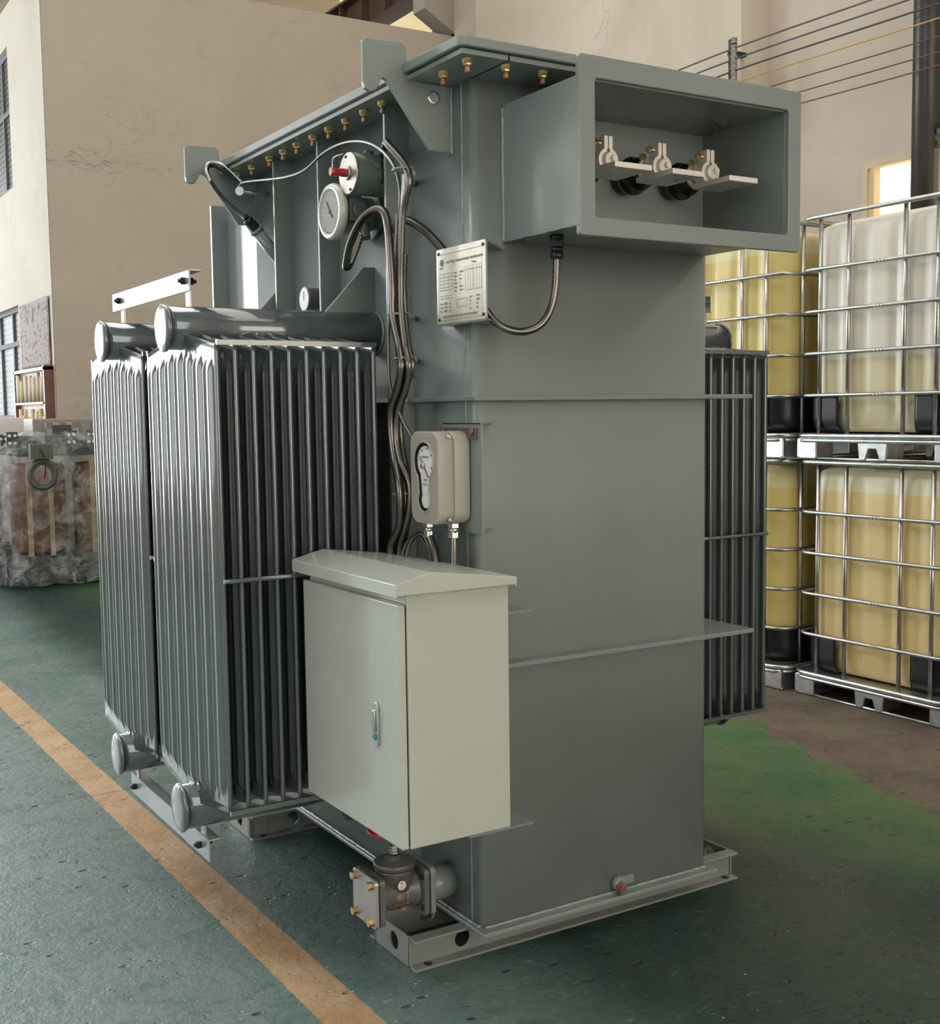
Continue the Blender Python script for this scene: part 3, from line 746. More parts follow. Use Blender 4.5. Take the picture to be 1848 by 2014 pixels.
for t_, u, z in (('0', -.002, 1.262), ('40', -.012, 1.285), ('80', -.036, 1.291), ('120', -.052, 1.275), ('160', -.055, 1.245)): s.text(t_, .007, (X_ + .0002, u, z), (0, -1, 0), (0, 0, 1), .0001)
s.text('WINDING', .0075, (X_ + .0002, -.014, 1.270), (0, -1, 0), (0, 0, 1), .0001); s.text('TEMP', .0075, (X_ + .0002, -.020, 1.215), (0, -1, 0), (0, 0, 1), .0001); s.text('0 50 100', .0065, (X_ + .0002, -.016, 1.205), (0, -1, 0), (0, 0, 1), .0001)
s.build('dial_marking', 'ink', tg)
s = MB(); hc = V((gx - .003, -.024, 1.252)); dd = V((0, -.62, -.78)); nn_ = V((0, .78, -.62))
s.add([hc + dd * .036 + nn_ * .002, hc + dd * .036 - nn_ * .002, hc - dd * .030 - nn_ * .0012, hc - dd * .030 + nn_ * .0012], [(0, 1, 2, 3)]); s.build('needle', 'redp', tg)
s = MB(); s.lathe(hc, (-1, 0, 0), [(0, .007), (.004, .0065), (.006, .004)], 16); s.build('knob', 'steel', tg)
for zz in (gz0 + .012, gz1 - .012):
    s = MB(); s.lathe((gx + .028, gy0 - .001, zz), (0, -1, 0), [(0, .0055), (.004, .005), (.006, .003)], 12); s.build('screw', 'steel', tg)
for xx, yy, r in ((gx + .022, .00, .011), (gx + .060, -.055, .0125)):
    s = MB(); s.hexa((xx, yy, gz0), (xx, yy, gz0 - .010), r * 1.25).cyl((xx, yy, gz0 - .010), (xx, yy, gz0 - .022), r, 16).hexa((xx, yy, gz0 - .020), (xx, yy, gz0 - .034), r * 1.1); s.build('cable_gland', 'steel', tg)
# gauge bracket
s = MB(); s.box(.126, .131, -.136, .046, 1.092, 1.352)
for z in (1.090, 1.348): s.prism([(.126, -.136), (.212, TY0 + .001), (TX0, TY0 + .001), (TX0, .046), (.126, .046)], 2, z, z + .004)
gb = s.build('gauge_bracket', 'paint', T, bevel=.0008)
s = MB(); s.box(.118, .126, -.120, .040, 1.312, 1.340); s.build('mounting_bar', 'darkbar', gb)
for yy in (-.108, .026):
    s = MB(); s.cyl((.118, yy, 1.332), (.113, yy, 1.332), .008, 12); s.build('bolt', 'copper', gb)

# ---- control cabinet
CX0, CX1, CY0, CY1, CZ0, CZ1 = -.184, .070, -.329, .163, .454, 1.000
s = MB(); s.box(CX0, CX1, CY0, CY1, CZ0, CZ1); cabn = s.build('control_cabinet', 'cab', T, bevel=.003)
cabn['label'] = 'light grey control cabinet with peaked hood'
s = MB(); s.box(-.203, CX0 - .003, CY0 + .002, CY1 - .002, CZ0 + .001, .979); s.build('door', 'cab', cabn, bevel=.003)
s = MB(); s.box(CX0 - .0045, CX0 + .001, CY0 + .006, CY1 - .006, CZ0 + .006, .974); s.build('door_seal', 'black', cabn)
s = MB(); s.prism([(-.222, .998), (-.222, 1.027), (-.139, 1.047), (.078, 1.019), (.078, .998), (.074, .998), (.074, 1.002), (-.218, 1.002), (-.218, .998)], 1, -.352, .182); s.build('cabinet_hood', 'cab', cabn, bevel=.002)
s = MB(); s.prism(rrect(-.233, -.209, .657, .755, .0118, 6), 0, -.2095, -.203, True)
hd = s.build('door_handle', 'galv', cabn, bevel=.0015)
s = MB(); s.prism(rrect(-.228, -.214, .690, .738, .006, 4), 0, -.2155, -.2085, True); s.build('lever', 'steel', cabn, bevel=.002)
s = MB(); s.lathe((-.2095, -.221, .678), (-1, 0, 0), [(0, .007), (.0025, .0065)], 16); s.build('lock', 'teal', cabn)
for z in (.902, .378):
    s = MB(); s.prism([(CX1, -.150), (.255, -.150), (.255, TY0), (CX1, TY0)], 2, z - .006, z); s.build('cabinet_bracket', 'paint', cabn, bevel=.001)
# ---- drain valve at the bottom left corner
vy, vz = .110, .172
s = MB(); s.cyl((TX0 + .002, vy, vz - .006), (.080, vy, vz - .006), .044, 28)
s.build('drain_pipe', 'paint', T)
s = MB(); s.lathe((-.052, vy, vz), (1, 0, 0), [(0, .050), (.01, .048), (.02, .043), (.055, .047), (.09, .043), (.10, .048), (.112, .050)], 28)
s.lathe((.005, vy, vz), (0, 0, 1), [(0, .046), (.05, .046), (.056, .050), (.062, .050)], 28); dv = s.build('drain_valve', 'castiron', T)
def sqf(x0, x1, h=.062, hole=True):
    q_ = MB(); q_.prism(rrect(vy - h, vy + h, vz - h, vz + h, .012, 3), 0, x0, x1); return q_
sqf(-.068, -.052).build('valve_flange', 'castiron', dv, bevel=.002); sqf(.058, .072).build('valve_flange', 'castiron', dv, bevel=.002)
sqf(.0755, .090).build('valve_flange', 'paint', dv, bevel=.002); sqf(.0722, .0753, .0605).build('gasket', 'black', dv); sqf(-.0715, -.0682, .0605).build('gasket', 'black', dv)
sqf(-.082, -.0717, .0625).build('cover_plate', 'galvp', dv, bevel=.0015)
s = MB(); s.lathe((.005, vy, vz + .062), (0, 0, 1), [(0, .0505), (.003, .0505)], 28); s.build('gasket', 'black', dv)
s = MB(); s.lathe((.005, vy, vz + .065), (0, 0, 1), [(0, .053), (.013, .053), (.0145, .050), (.017, .030), (.024, .016), (.028, .014)], 28); s.build('bonnet', 'castiron', dv)
s = MB(); s.cyl((.005, vy, vz + .08), (.005, vy, .36), .0065, 14)
for k in range(3): s.hexa((.005, vy, vz + .098 + .007 * k), (.005, vy, vz + .103 + .007 * k), .0125)
s.build('stem', 'steel', dv)
s = MB(); s.tube([(.005 + .062 * math.cos(a), vy + .062 * math.sin(a), .333) for a in [2 * PI * k / 32 for k in range(32)]], .007, 10, closed=True, res=0)
for k in range(3): a = 2 * PI * k / 3; s.cyl((.005, vy, .333), (.005 + .060 * math.cos(a), vy + .060 * math.sin(a), .333), .006, 8)
s.build('handwheel', 'red', dv)
for sy in (-1, 1):
    for sz in (-1, 1):
        s = MB(); q_ = V((-.082, vy + sy * .044, vz + sz * .046)); s.cyl(q_, q_ + V((-.002, 0, 0)), .0115, 16).hexa(q_ + V((-.002, 0, 0)), q_ + V((-.013, 0, 0)), .0105); s.build('bolt', 'brass', dv)
for sy in (-1,):
    for sz in (-1, 1):
        s = MB(); s.cyl((.0575, vy + sy * .048, vz + sz * .040), (.0560, vy + sy * .048, vz + sz * .040), .008, 14); s.build('flange_hole', 'black', dv)
s = MB(); s.lathe((.000, vy - .0475, vz + .030), (0, -1, 0), [(0, .0125), (.0006, .0125)], 24); s.build('round_sticker', 'white', dv)
s = MB(); s.tube([(.000 + .0122 * math.cos(a), vy - .0482, vz + .030 + .0122 * math.sin(a)) for a in [2 * PI * k / 24 for k in range(24)]], .0006, 5, closed=True, res=0)
s.add([(-.003, vy - .0486, vz + .037), (.003, vy - .0486, vz + .037), (0, vy - .0486, vz + .031)], [(0, 1, 2)]); s.text('KST', .0055, (-.005, vy - .0484, vz + .023), (1, 0, 0), (0, 0, 1), .0001); 
s.box(-.022, .020, vy - .0483, vy - .0478, vz - .018, vz - .0165)
s.add([(-.024, vy - .0486, vz - .0172), (-.014, vy - .0486, vz - .0135), (-.014, vy - .0486, vz - .021)], [(0, 1, 2)]); s.add([(.024, vy - .0486, vz - .0172), (.013, vy - .0486, vz - .0135), (.013, vy - .0486, vz - .021)], [(0, 1, 2)]); s.build('red_marking', 'redp', dv)
s = MB(); s.text('金门', .017, (-.016, vy - .0486, vz - .004), (1, 0, 0), (0, 0, 1), .0001).text('久', .013, (-.002, vy - .0486, vz - .036), (1, 0, 0), (0, 0, 1), .0001); s.build('gold_lettering', 'gold', dv)

# ---- conduits and cables
def conduit(pts, r=.0088, pitch=.0054, rib=.15, name='conduit', mat='conduit', seg=10):
    s = MB(); s.tube(pts, r, seg, rib=rib, pitch=pitch, res=10); return s.build(name, mat, T)
B = [(.186, 2.035), (.107, 1.987), (.070, 1.945), (.091, 1.858), (.108, 1.764), (.117, 1.691), (.114, 1.616), (.096, 1.541), (.080, 1.490), (.102, 1.440), (.139, 1.385), (.147, 1.320), (.128, 1.257), (.098, 1.205), (.092, 1.150), (.115, 1.095), (.144, 1.050), (.152, 1.000)]
def strand(i0, i1, dx, dy, wob=.004, head=[]):
    P = list(head)
    for k in range(i0, i1): y, z = B[k]; P.append((.045 + dx + random.uniform(-1, 1) * wob, y + dy + random.uniform(-1, 1) * wob * .6, z))
    return P
conduit(strand(2, 18, 0, -.022, head=[(.125, .330, 2.045), (.075, .215, 2.050), (.05, .15, 2.03)]), .0085)
conduit(strand(3, 18, .002, .006, head=[(.05, .150, 1.925)][:0]), .0088)
conduit(strand(5, 18, -.014, -.008, head=[(.085, .385, 1.848), (.07, .395, 1.800), (.055, .400, 1.768), (.040, .385, 1.768), (.035, .350, 1.815), (.035, .290, 1.862), (.035, .22, 1.882), (.033, .155, 1.872), (.03, .125, 1.82)][:]), .0095)
conduit(strand(4, 18, .016, -.004, head=[(.09, .20, 1.80)][:0]), .0085)
conduit([(.085, .215, 1.835), (.09, .185, 1.856), (.10, .145, 1.852), (.112, .095, 1.825), (.126, .050, 1.785), (.135, .010, 1.745), (.14, -.03, 1.70)], .0095)
conduit([(.140, -.12, 1.630), (.155, -.15, 1.588), (.185, -.165, 1.567), (.225, -.175, 1.563), (.262, -.185, 1.578), (.288, -.190, 1.615), (.300, -.193, 1.665), (.305, -.193, 1.735)], .0088)
conduit([(.058, .00, 1.085), (.060, -.02, 1.050), (.050, -.05, 1.010)], .0100)
conduit([(.096, -.055, 1.082), (.092, -.06, 1.05), (.085, -.07, 1.01)], .0085)
for k in range(2): conduit([(.03, .09 - .02 * k, 1.015), (.04, .075 - .02 * k, 1.06 + .006 * k), (.05, .04 - .02 * k, 1.078 + .006 * k), (.055, .0 - .01 * k, 1.05), (.05, -.03, 1.01)], .0045, .004)
def cable(pts, r, mat, name='cable'): s = MB(); s.tube(pts, r, 10, res=12); s.build(name, mat, T)
cable([(.060, 1.196, 2.098), (.060, 1.150, 2.110), (.060, .95, 2.085), (.060, .80, 2.068), (.060, .676, 2.066), (.060, .538, 2.090), (.060, .411, 2.090), (.060, .293, 2.068), (.058, .197, 2.026), (.050, .120, 1.969), (.048, .095, 1.911), (.05, .105, 1.854), (.048, .125, 1.796), (.045, .135, 1.695), (.04, .150, 1.597), (.040, .155, 1.521), (.038, .145, 1.444), (.045, .105, 1.368), (.06, .070, 1.31)], .0042, 'conduit', 'capillary_tube')
cable([(.085, 1.22, 2.118), (.022, 1.235, 2.160), (-.003, 1.24, 2.171), (-.022, 1.24, 2.166), (-.026, 1.24, 2.147), (-.013, 1.235, 2.113), (.019, 1.22, 2.065), (.050, 1.18, 2.020), (.066, 1.13, 1.985)], .0062, 'black')
cable([(.080, 1.21, 2.120), (.030, 1.225, 2.168), (-.003, 1.23, 2.179), (-.026, 1.23, 2.174), (-.032, 1.23, 2.152), (-.020, 1.228, 2.12)], .0048, 'galv', 'capillary_tube')
s = MB(); s.lathe((.06, 1.185, 2.088), (-.6, -.8, 0), [(0, .014), (.004, .014)], 20).cyl((.06, 1.185, 2.088), (.163, 1.19, 2.088), .006, 8); s.build('clip', 'galv', T)
cable([(.045, .060, 1.945), (.043, .062, 1.90), (.045, .075, 1.85)], .0085, 'galvp', 'pipe_sleeve')
for y, z in ((.075, 1.961), (.088, 1.512), (.105, 1.180), (.115, 1.62)):
    s = MB(); s.cyl((.09, y + .03, z), (TX0 + .002, .235, z), .007, 10); s.tube([(.046 + .024 * math.cos(a), y + .026 * math.sin(a), z + .002 * math.cos(a)) for a in [2 * PI * k / 20 for k in range(20)]], .0028, 6, closed=True, res=0); s.build('cable_clip', 'paint', T)

# ------------------------------------------------------------------ liquid totes (caged plastic tanks)
M['tote_a'] = tote_mat('tote_plastic_upper', .46, (.70, .66, .57), (.74, .65, .42))
M['tote_b'] = tote_mat('tote_plastic_lower', .985, (.76, .69, .48), (.82, .64, .30))
M['tote_c'] = tote_mat('tote_plastic_far', .985, (.74, .66, .36), (.74, .60, .22))
WX, WY = 1.06, .885
def bottle():
    base = rrect(.03, WX - .03, .03, WY - .03, .13, 8)
    # dense outline with vertical grooves
    n = len(base); P = []
    for k in range(n):
        a, b = V(base[k]), V(base[(k + 1) % n]); L = (b - a).length; m_ = max(1, int(L / .018))
        for j in range(m_): P.append(a.lerp(b, j / m_))
    cx, cy = WX / 2, WY / 2
    gy = [.205, .355, .53, .68]; gx_ = [.24, .44, .62, .82]
    def groove(p):
        g_ = 0
        if p.x < .04 or p.x > WX - .04:
            for q in gy: g_ = max(g_, math.exp(-((p.y - q) / .020) ** 2))
        if p.y < .04 or p.y > WY - .04:
            for q in gx_: g_ = max(g_, math.exp(-((p.x - q) / .020) ** 2))
        return g_
    prof = [(.128, .86, 0), (.134, .90, 0), (.15, .94, 0), (.18, .975, .3), (.23, .995, 1), (.40, 1.005, 1), (.60, 1.008, 1), (.80, 1.006, 1), (.95, .998, 1), (1.02, .985, .8), (1.050, .965, .3), (1.075, .93, 0), (1.092, .87, 0), (1.099, .78, 0), (1.103, .4, 0)]
    vs = []; m_ = len(P)
    for z, sc, ga in prof:
        for p in P:
            d_ = p - V((cx, cy)); L = d_.length; q = V((cx, cy)) + d_ * (1 - (1 - sc) * .30 / max(L, .3)) - d_.normalized() * .013 * groove(p) * ga
            if sc < .9: q = V((cx, cy)) + (q - V((cx, cy))) * (sc / .9)
            vs.append((q.x, q.y, z))
    fs = [(i * m_ + k, i * m_ + (k + 1) % m_, (i + 1) * m_ + (k + 1) % m_, (i + 1) * m_ + k) for i in range(len(prof) - 1) for k in range(m_)]
    mb = MB(); mb.add(vs, fs, True); mb.add([vs[k] for k in range(m_)], [tuple(range(m_))[::-1]]); mb.add([vs[-m_ + k] for k in range(m_)], [tuple(range(m_))])
    return mb
def make_tote():
    r = empty('liquid_tote', (0, 0, 0))
    bottle().build('plastic_bottle', 'tote_a', r)
    for z in (.300, .494, .688, .882, 1.118):
        s = MB(); s.tube([V((a, b, z)) for a, b in rrect(.0, WX, .0, WY, .085, 5)], .0092 if z < 1.1 else .011, 8, closed=True, res=0)
        # crimped joint on the long rail
        for k in range(3): s.lathe((-.009, .43 - .018 * k, z), (-1, 0, 0), [(0, .006), (.002, .005)], 8)
        s.build('cage_rail', 'cageg', r)
    for y in (.125, .290, .595, .760):
        for x in (.012, WX - .012):
            s = MB(); s.cyl((x, y, .118), (x, y, 1.112), .0100, 10); s.build('cage_post', 'cageg', r)
    for x in (.14, .35, .71, .92):
        for y in (.012, WY - .012):
            s = MB(); s.cyl((x, y, .118), (x, y, 1.112), .0100, 10); s.build('cage_post', 'cageg', r)
    for sx in (0, 1):
        for sy in (0, 1):
            s = MB()
            def fn(u, v_):
                a = 0; t_ = -1 + 2 * u
                P = rr_; L_ = len(P) - 1; f_ = u * L_; i = min(int(f_), L_ - 1); p = V(P[i]).lerp(V(P[i + 1]), f_ - i)
                z = .128 + .175 * v_; k = 1 - .05 * max(0, 1 - v_ / .35) ** 2
                x = WX / 2 + (p.x - WX / 2) * k; y = WY / 2 + (p.y - WY / 2) * k
                return (x if not sx else WX - x, y if not sy else WY - y, z)
            rr_ = [(.018, .235)] + [(.018, .21), (.018, .15)] + [(.148 - .13 * math.cos(a), .148 - .13 * math.sin(a)) for a in [math.radians(90 * k / 8) for k in range(9)]] + [(.21, .018), (.235, .018)]
            s.grid(fn, 24, 8); o = s.build('corner_protector', 'black', r); so = o.modifiers.new('s', 'SOLIDIFY'); so.thickness = .006
    s = MB()
    for z, rr in ((.112, .012), (.090, .009)): s.tube([V((a, b, z)) for a, b in rrect(-.012, WX + .012, -.012, WY + .012, .09, 5)], rr, 8, closed=True, res=0)
    s.box(.0, WX, .03, WY - .03, .098, .120); s.build('pallet_tray', 'galv', r)
    for y in (.0, WY / 2 - .085, WY - .118):
        for x in (.0, WX / 2 - .07, WX - .118):
            w_ = .118 if y != WY / 2 - .085 else .170
            s = MB(); s.prism([(y, .10), (y + w_, .10), (y + w_ - .012, .004), (y + w_ - .045, .004), (y + w_ * .62, .055), (y + w_ * .38, .055), (y + .045, .004), (y + .012, .004)] if w_ > .15 else rrect(y, y + w_, .004, .10, .01, 2), 0, x, x + .118); s.build('pallet_foot', 'galv', r, bevel=.004)
    for y in (.012, WY - .012):
        s = MB(); s.tube([(.0, y, .007), (WX, y, .007)], .007, 8, res=0); s.build('pallet_runner', 'galv', r)
    s = MB(); s.tube([(.012, .0, .007), (.012, WY, .007)], .007, 8, res=0); s.build('pallet_runner', 'galv', r)
    return r
tote = make_tote()
def bottle_of(o): return [c for c in o.children if c.name.startswith('plastic_bottle')][0]
places = [((2.955, .655, 1.131), 0, 'a', 'upper pale liquid tote, nearest, filled to its lower third, under the window'),
          ((2.955, .655, 0), 0, 'b', 'lower amber liquid tote, nearest, on the floor below the pale tote'),
          ((2.925, 1.600, 1.131), 0, 'c', 'upper yellow liquid tote behind the transformer cable box, beside the pale tote'),
          ((2.925, 1.600, 0), 0, 'c', 'lower yellow liquid tote on the floor just right of the far radiator'),
          ((4.12, .655, 1.131), 0, 'c', 'upper liquid tote in the back row by the wall, behind the pale tote'),
          ((4.12, .655, 0), 0, 'b', 'lower liquid tote in the back row by the wall, behind the amber tote')]
for i, (loc, rz, mk, lab) in enumerate(places):
    o = tote if i == 0 else copy_tree(tote)
    o.location = loc; tag(o, lab, 'liquid tote', 'caged liquid totes stacked two high')
    if mk != 'a':
        b = bottle_of(o); b.data = b.data.copy(); b.data.materials[0] = M['tote_' + mk]

# ------------------------------------------------------------------ background machines and panels
M['coil'] = simple('brown_resin_coil', (.16, .075, .05), .5, 0, 0, .25)
M['wood'] = simple('pale_wood', (.42, .30, .17), .6, 0, 0, .2)
M['yoke'] = simple('dark_green_steel', (.045, .07, .06), .5)
M['core'] = simple('grey_core', (.13, .13, .15), .4)
def dry_transformer(x0, x1, y0, label, film_side=True, ztop=1.262):
    yc = y0 + .28
    r = empty('wrapped_coil_transformer', ((x0 + x1) / 2, yc, 0)); tag(r, label, 'transformer', 'film-wrapped coil transformers by the wall')
    n = 3; pitch = (x1 - x0) / n
    for k in range(n):
        cx = x0 + pitch * (k + .5)
        s = MB(); s.lathe((cx, yc, .28), (0, 0, 1), [(0, .20), (.02, .215), (.42, .22), (.70, .215), (.72, .20)], 28); s.build('coil', 'coil', r)
        for q in range(2):
            a = math.radians(-120 + 45 * q); s = MB(); s.box(cx + .215 * math.cos(a) - .018, cx + .215 * math.cos(a) + .018, yc + .22 * math.sin(a) - .015, yc + .22 * math.sin(a) + .01, .26, 1.02); s.build('spacer_post', 'wood', r)
    s = MB(); s.box(x0 + .05, x1 - .05, yc - .10, yc + .10, 1.06, 1.23).box(x0 + .05, x1 - .05, yc - .10, yc + .10, .13, .26); s.build('core_yoke', 'core', r)
    for z in (1.07, .14):
        for sy in (-1, 1):
            s = MB(); a, b = sorted((yc + sy * .11, yc + sy * .125)); s.box(x0, x1, a, b, z, z + .12); a, b = sorted((yc + sy * .11, yc + sy * .19)); s.box(x0, x1, a, b, z, z + .010); s.build('clamp_beam', 'yoke', r)
    for x in (x0 + .0, x0 + .46, x0 + .62, x1 - .10):
        s = MB(); s.box(x, x + .085, yc - .14, yc - .125, 1.13, ztop); o = s.build('lifting_lug', 'yoke', r)
        s = MB()
        for a in (.022, .063):
            for b in (.03, .09): s.cyl((x + a, yc - .1405, ztop - b), (x + a, yc - .146, ztop - b), .013, 12)
        s.build('lug_bolt', 'white', o)
    for y in (yc - .18, yc + .14):
        s = MB(); s.box(x0 - .02, x1 + .02, y, y + .05, .06, .14); s.build('base_rail', 'yoke', r)
    for x in (x0 + .05, x1 - .13):
        for y in (yc - .20, yc + .12):
            s = MB(); s.cyl((x + .04, y - .005, .042), (x + .04, y + .06, .042), .041, 18); s.build('wheel', 'rubber', r)
    # loose clear film
    s = MB(); hx, hy = (x1 - x0) / 2 + .06, .34
    def fn(u, v_):
        a = 2 * PI * u; c_, s_ = math.cos(a), math.sin(a)
        k = (abs(c_) ** 4 + abs(s_) ** 4) ** -.25
        z = .035 + 1.22 * v_
        wv = noise.noise(V((c_ * 3.5 + x0, s_ * 3.5, z * 3.5))) * .05 + noise.noise(V((c_ * 11, s_ * 11, z * 9 + x0))) * .022
        fl = 1 + .10 * max(0, .25 - v_) + wv * (1.4 if v_ < .95 else .6)
        tp = 1 - .25 * max(0, v_ - .88) / .12
        return ((x0 + x1) / 2 + hx * c_ * k * fl * tp, yc + hy * s_ * k * fl * tp, z + .02 * noise.noise(V((c_ * 6, s_ * 6, x0))))
    s.grid(fn, 120, 30); s.build('plastic_wrap', 'film', r)
    return r, yc
ra, yca = dry_transformer(.50, 2.00, 7.42, 'film-wrapped brown coil transformer on wheels, right of the pair, beyond the left radiator')
rb, ycb = dry_transformer(-1.05, .72, 8.45, 'film-wrapped brown coil transformer, cut off by the left edge of the photo', ztop=1.22)
# cable coil and terminal box hanging on the first machine
s = MB()
for r_, y_ in ((.105, 0), (.088, .012), (.096, -.012), (.078, -.004)): s.tube([(.69 + r_ * math.cos(a), 7.22 + y_, .93 + r_ * 1.1 * math.sin(a)) for a in [2 * PI * k / 30 for k in range(30)]], .014, 8, closed=True, res=0)
o = s.build('cable_coil', simple('grey_cable', (.10, .11, .11), .5), ra)
s = MB(); s.box(.60, .77, 7.18, 7.25, 1.05, 1.17); s.build('terminal_box', simple('olive_box', (.10, .12, .09), .5), ra, bevel=.004)
s = MB(); s.tube([(.67, 7.175, 1.13), (.70, 7.16, 1.07), (.70, 7.15, .98), (.69, 7.15, .90)], .005, 8); s.build('cable', 'black', ra)

# long grey control panel with patterned grilles
M['cpanel'] = simple('grey_panel_enamel', (.30, .28, .25), .5)
def grille():
    m, nt, b = nodes('patterned_grille'); p = pos(nt, (18, 18, 18))
    v = N(nt, 'ShaderNodeTexChecker', Scale=1.0, Color1=(.42, .39, .34, 1), Color2=(.24, .22, .20, 1)); nt.links.new(p, v.inputs['Vector'])
    nt.links.new(v.outputs[0], b.inputs['Base Color']); b.inputs['Roughness'].default_value = .6; return m
M['grille'] = grille()
r = empty('test_console', (2.1, 8.55, 0)); tag(r, 'long grey test console with dark screen standing against the brown wall', 'console')
s = MB(); s.box(.89, 3.3, 8.47, 8.85, 0, 1.362); s.build('console_body', 'cpanel', r, bevel=.01)
for a, b in ((.98, 1.28), (1.40, 1.78), (1.9, 2.4)): MB().box(a, b, 8.438, 8.452, 1.08, 1.34).build('grille_panel', 'grille', r)
MB().box(1.05, 1.21, 8.425, 8.44, 1.185, 1.305).build('screen', simple('dark_screen', (.05, .055, .05), .3), r)
s = MB(); s.box(1.335, 1.375, 8.44, 8.452, 1.20, 1.24); s.build('socket', 'black', r)
# white cartons / panels left
for i, (a, b, lab) in enumerate(((.80, 1.08, 'white cardboard carton standing against the cream wall, nearest the console'), (.48, .77, 'white cardboard carton, second from the console, against the cream wall'), (.16, .45, 'white cardboard carton at the left edge of the photo'))):
    s = MB(); s.box(a, b, 9.75, 10.15, 0, 1.375); o = s.build('carton', simple('white_card%d' % i, (.78, .76, .74), .7), None, bevel=.006); tag(o, lab, 'carton', 'white cartons by the cream wall')

# ------------------------------------------------------------------ building
def wall(name, boxes, mat): s = MB(); [s.box(*b) for b in boxes]; return struct(name, s, mat)
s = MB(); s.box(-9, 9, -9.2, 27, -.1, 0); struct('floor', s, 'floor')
wall('wall_partition', [(1.22, 5.6, 9.0, 9.24, 0, 5.455)], 'wall_brown')
# office side wall with two window openings
WS = [(1.222, 1.45, 9.24, 10.53, 0, 5.50), (1.222, 1.45, 10.53, 26.0, 2.53, 3.72), (1.222, 1.45, 10.53, 26.0, 5.12, 5.50), (1.222, 1.45, 10.53, 26.0, 0, 1.35), (1.222, 1.45, 12.6, 26.0, 1.35, 2.53), (1.222, 1.45, 12.6, 26.0, 3.72, 5.12)]
wall('wall_office', WS, 'wall_bright')
s = MB(); s.box(1.2185, 1.2225, 9.0, 9.245, 0, 5.455); struct('trim_1', s, 'wall_bright')
M['alu'] = simple('aluminium_frame', (.16, .16, .17), .8, 0, 0, .06, 0, .1)
def louvre_glass():
    m, nt, b = nodes('window_louvre_glass'); p = pos(nt)
    wv = N(nt, 'ShaderNodeTexWave', Scale=5.5, bands_direction='Z'); nt.links.new(p, wv.inputs['Vector'])
    nt.links.new(ramp(nt, wv.outputs['Fac'], [(.3, (.03, .032, .035)), (.8, (.10, .098, .09))]).outputs[0], b.inputs['Base Color']); b.inputs['Roughness'].default_value = .5; b.inputs['Specular IOR Level'].default_value = .05; return m
M['lglass'] = louvre_glass()
for i, (z0, z1) in enumerate(((1.35, 2.53), (3.72, 5.12))):
    s = MB(); y0, y1 = 10.53, 12.6
    for a, b, c, d in ((y0, y0 + .05, z0 + .05, z1 - .05), (y1 - .05, y1, z0 + .05, z1 - .05), (y0, y1, z0, z0 + .05), (y0, y1, z1 - .05, z1), (y0 + .05, y1 - .05, z0 + .78, z0 + .83), (y0 + .5, y0 + .54, z0 + .05, z0 + .78), (y0 + .5, y0 + .54, z0 + .83, z1 - .05), (y0 + 1.2, y0 + 1.24, z0 + .05, z0 + .78), (y0 + 1.2, y0 + 1.24, z0 + .83, z1 - .05)): s.box(1.26, 1.31, a, b, c, d)
    o = struct('window_%d' % (i + 1), s, 'alu'); s = MB(); s.box(1.283, 1.289, y0, y1, z0, z1); s.build('window_pane', 'lglass', o)
# posters on the side wall
def poster(z0, z1, y0, y1, mat, lab, name='notice_poster', wavy=.012):
    s = MB(); s.grid(lambda u, v_: (1.212 - wavy * (.5 + .5 * noise.noise(V((u * 3, v_ * 4, z0)))), y0 + (y1 - y0) * u, z0 + (z1 - z0) * v_ + .015 * noise.noise(V((u * 2, 0, z1)))), 16, 20)
    o = s.build(name, mat, None); so = o.modifiers.new('s', 'SOLIDIFY'); so.thickness = .002; tag(o, lab, 'poster' if name == 'notice_poster' else 'board'); return o
def poster_mat():
    m, nt, b = nodes('torn_poster'); p = pos(nt, (1, 3.0, 11)); f = noise_(nt, p, 3, 3, .5)
    c = mixc(nt, ramp(nt, f, [(.57, (0,) * 3), (.62, (.7,) * 3)]).outputs[0], (.36, .345, .34), (.30, .12, .10))
    f2 = noise_(nt, pos(nt, (1, 9, 2)), 2, 5, .7, 1.0); c = mixc(nt, ramp(nt, f2, [(.60, (0,) * 3), (.63, (.9,) * 3)]).outputs[0], c, (.05, .04, .035))
    nt.links.new(c, b.inputs['Base Color']); b.inputs['Roughness'].default_value = .9; b.inputs['Specular IOR Level'].default_value = 0.0; return m
poster(1.86, 2.50, 9.10, 10.42, poster_mat(), 'torn white and red notice poster on the cream wall above the wooden rack')
r = empty('paper_rack', (1.15, 9.76, 1.0)); tag(r, 'wooden wall rack holding rolled papers beside the office window', 'rack')
s = MB(); s.box(1.185, 1.217, 9.10, 10.42, 1.0, 1.83); s.build('back_board', 'wood', r)
s = MB(); s.box(1.13, 1.217, 9.06, 9.10, .98, 1.86).box(1.13, 1.217, 10.42, 10.46, .98, 1.86).box(1.13, 1.217, 9.06, 10.46, 1.815, 1.845).box(1.13, 1.217, 9.06, 10.46, .97, 1.0).box(1.12, 1.185, 9.1, 10.42, 1.50, 1.52); s.build('rack_frame', simple('dark_red_wood', (.16, .07, .06), .5), r)
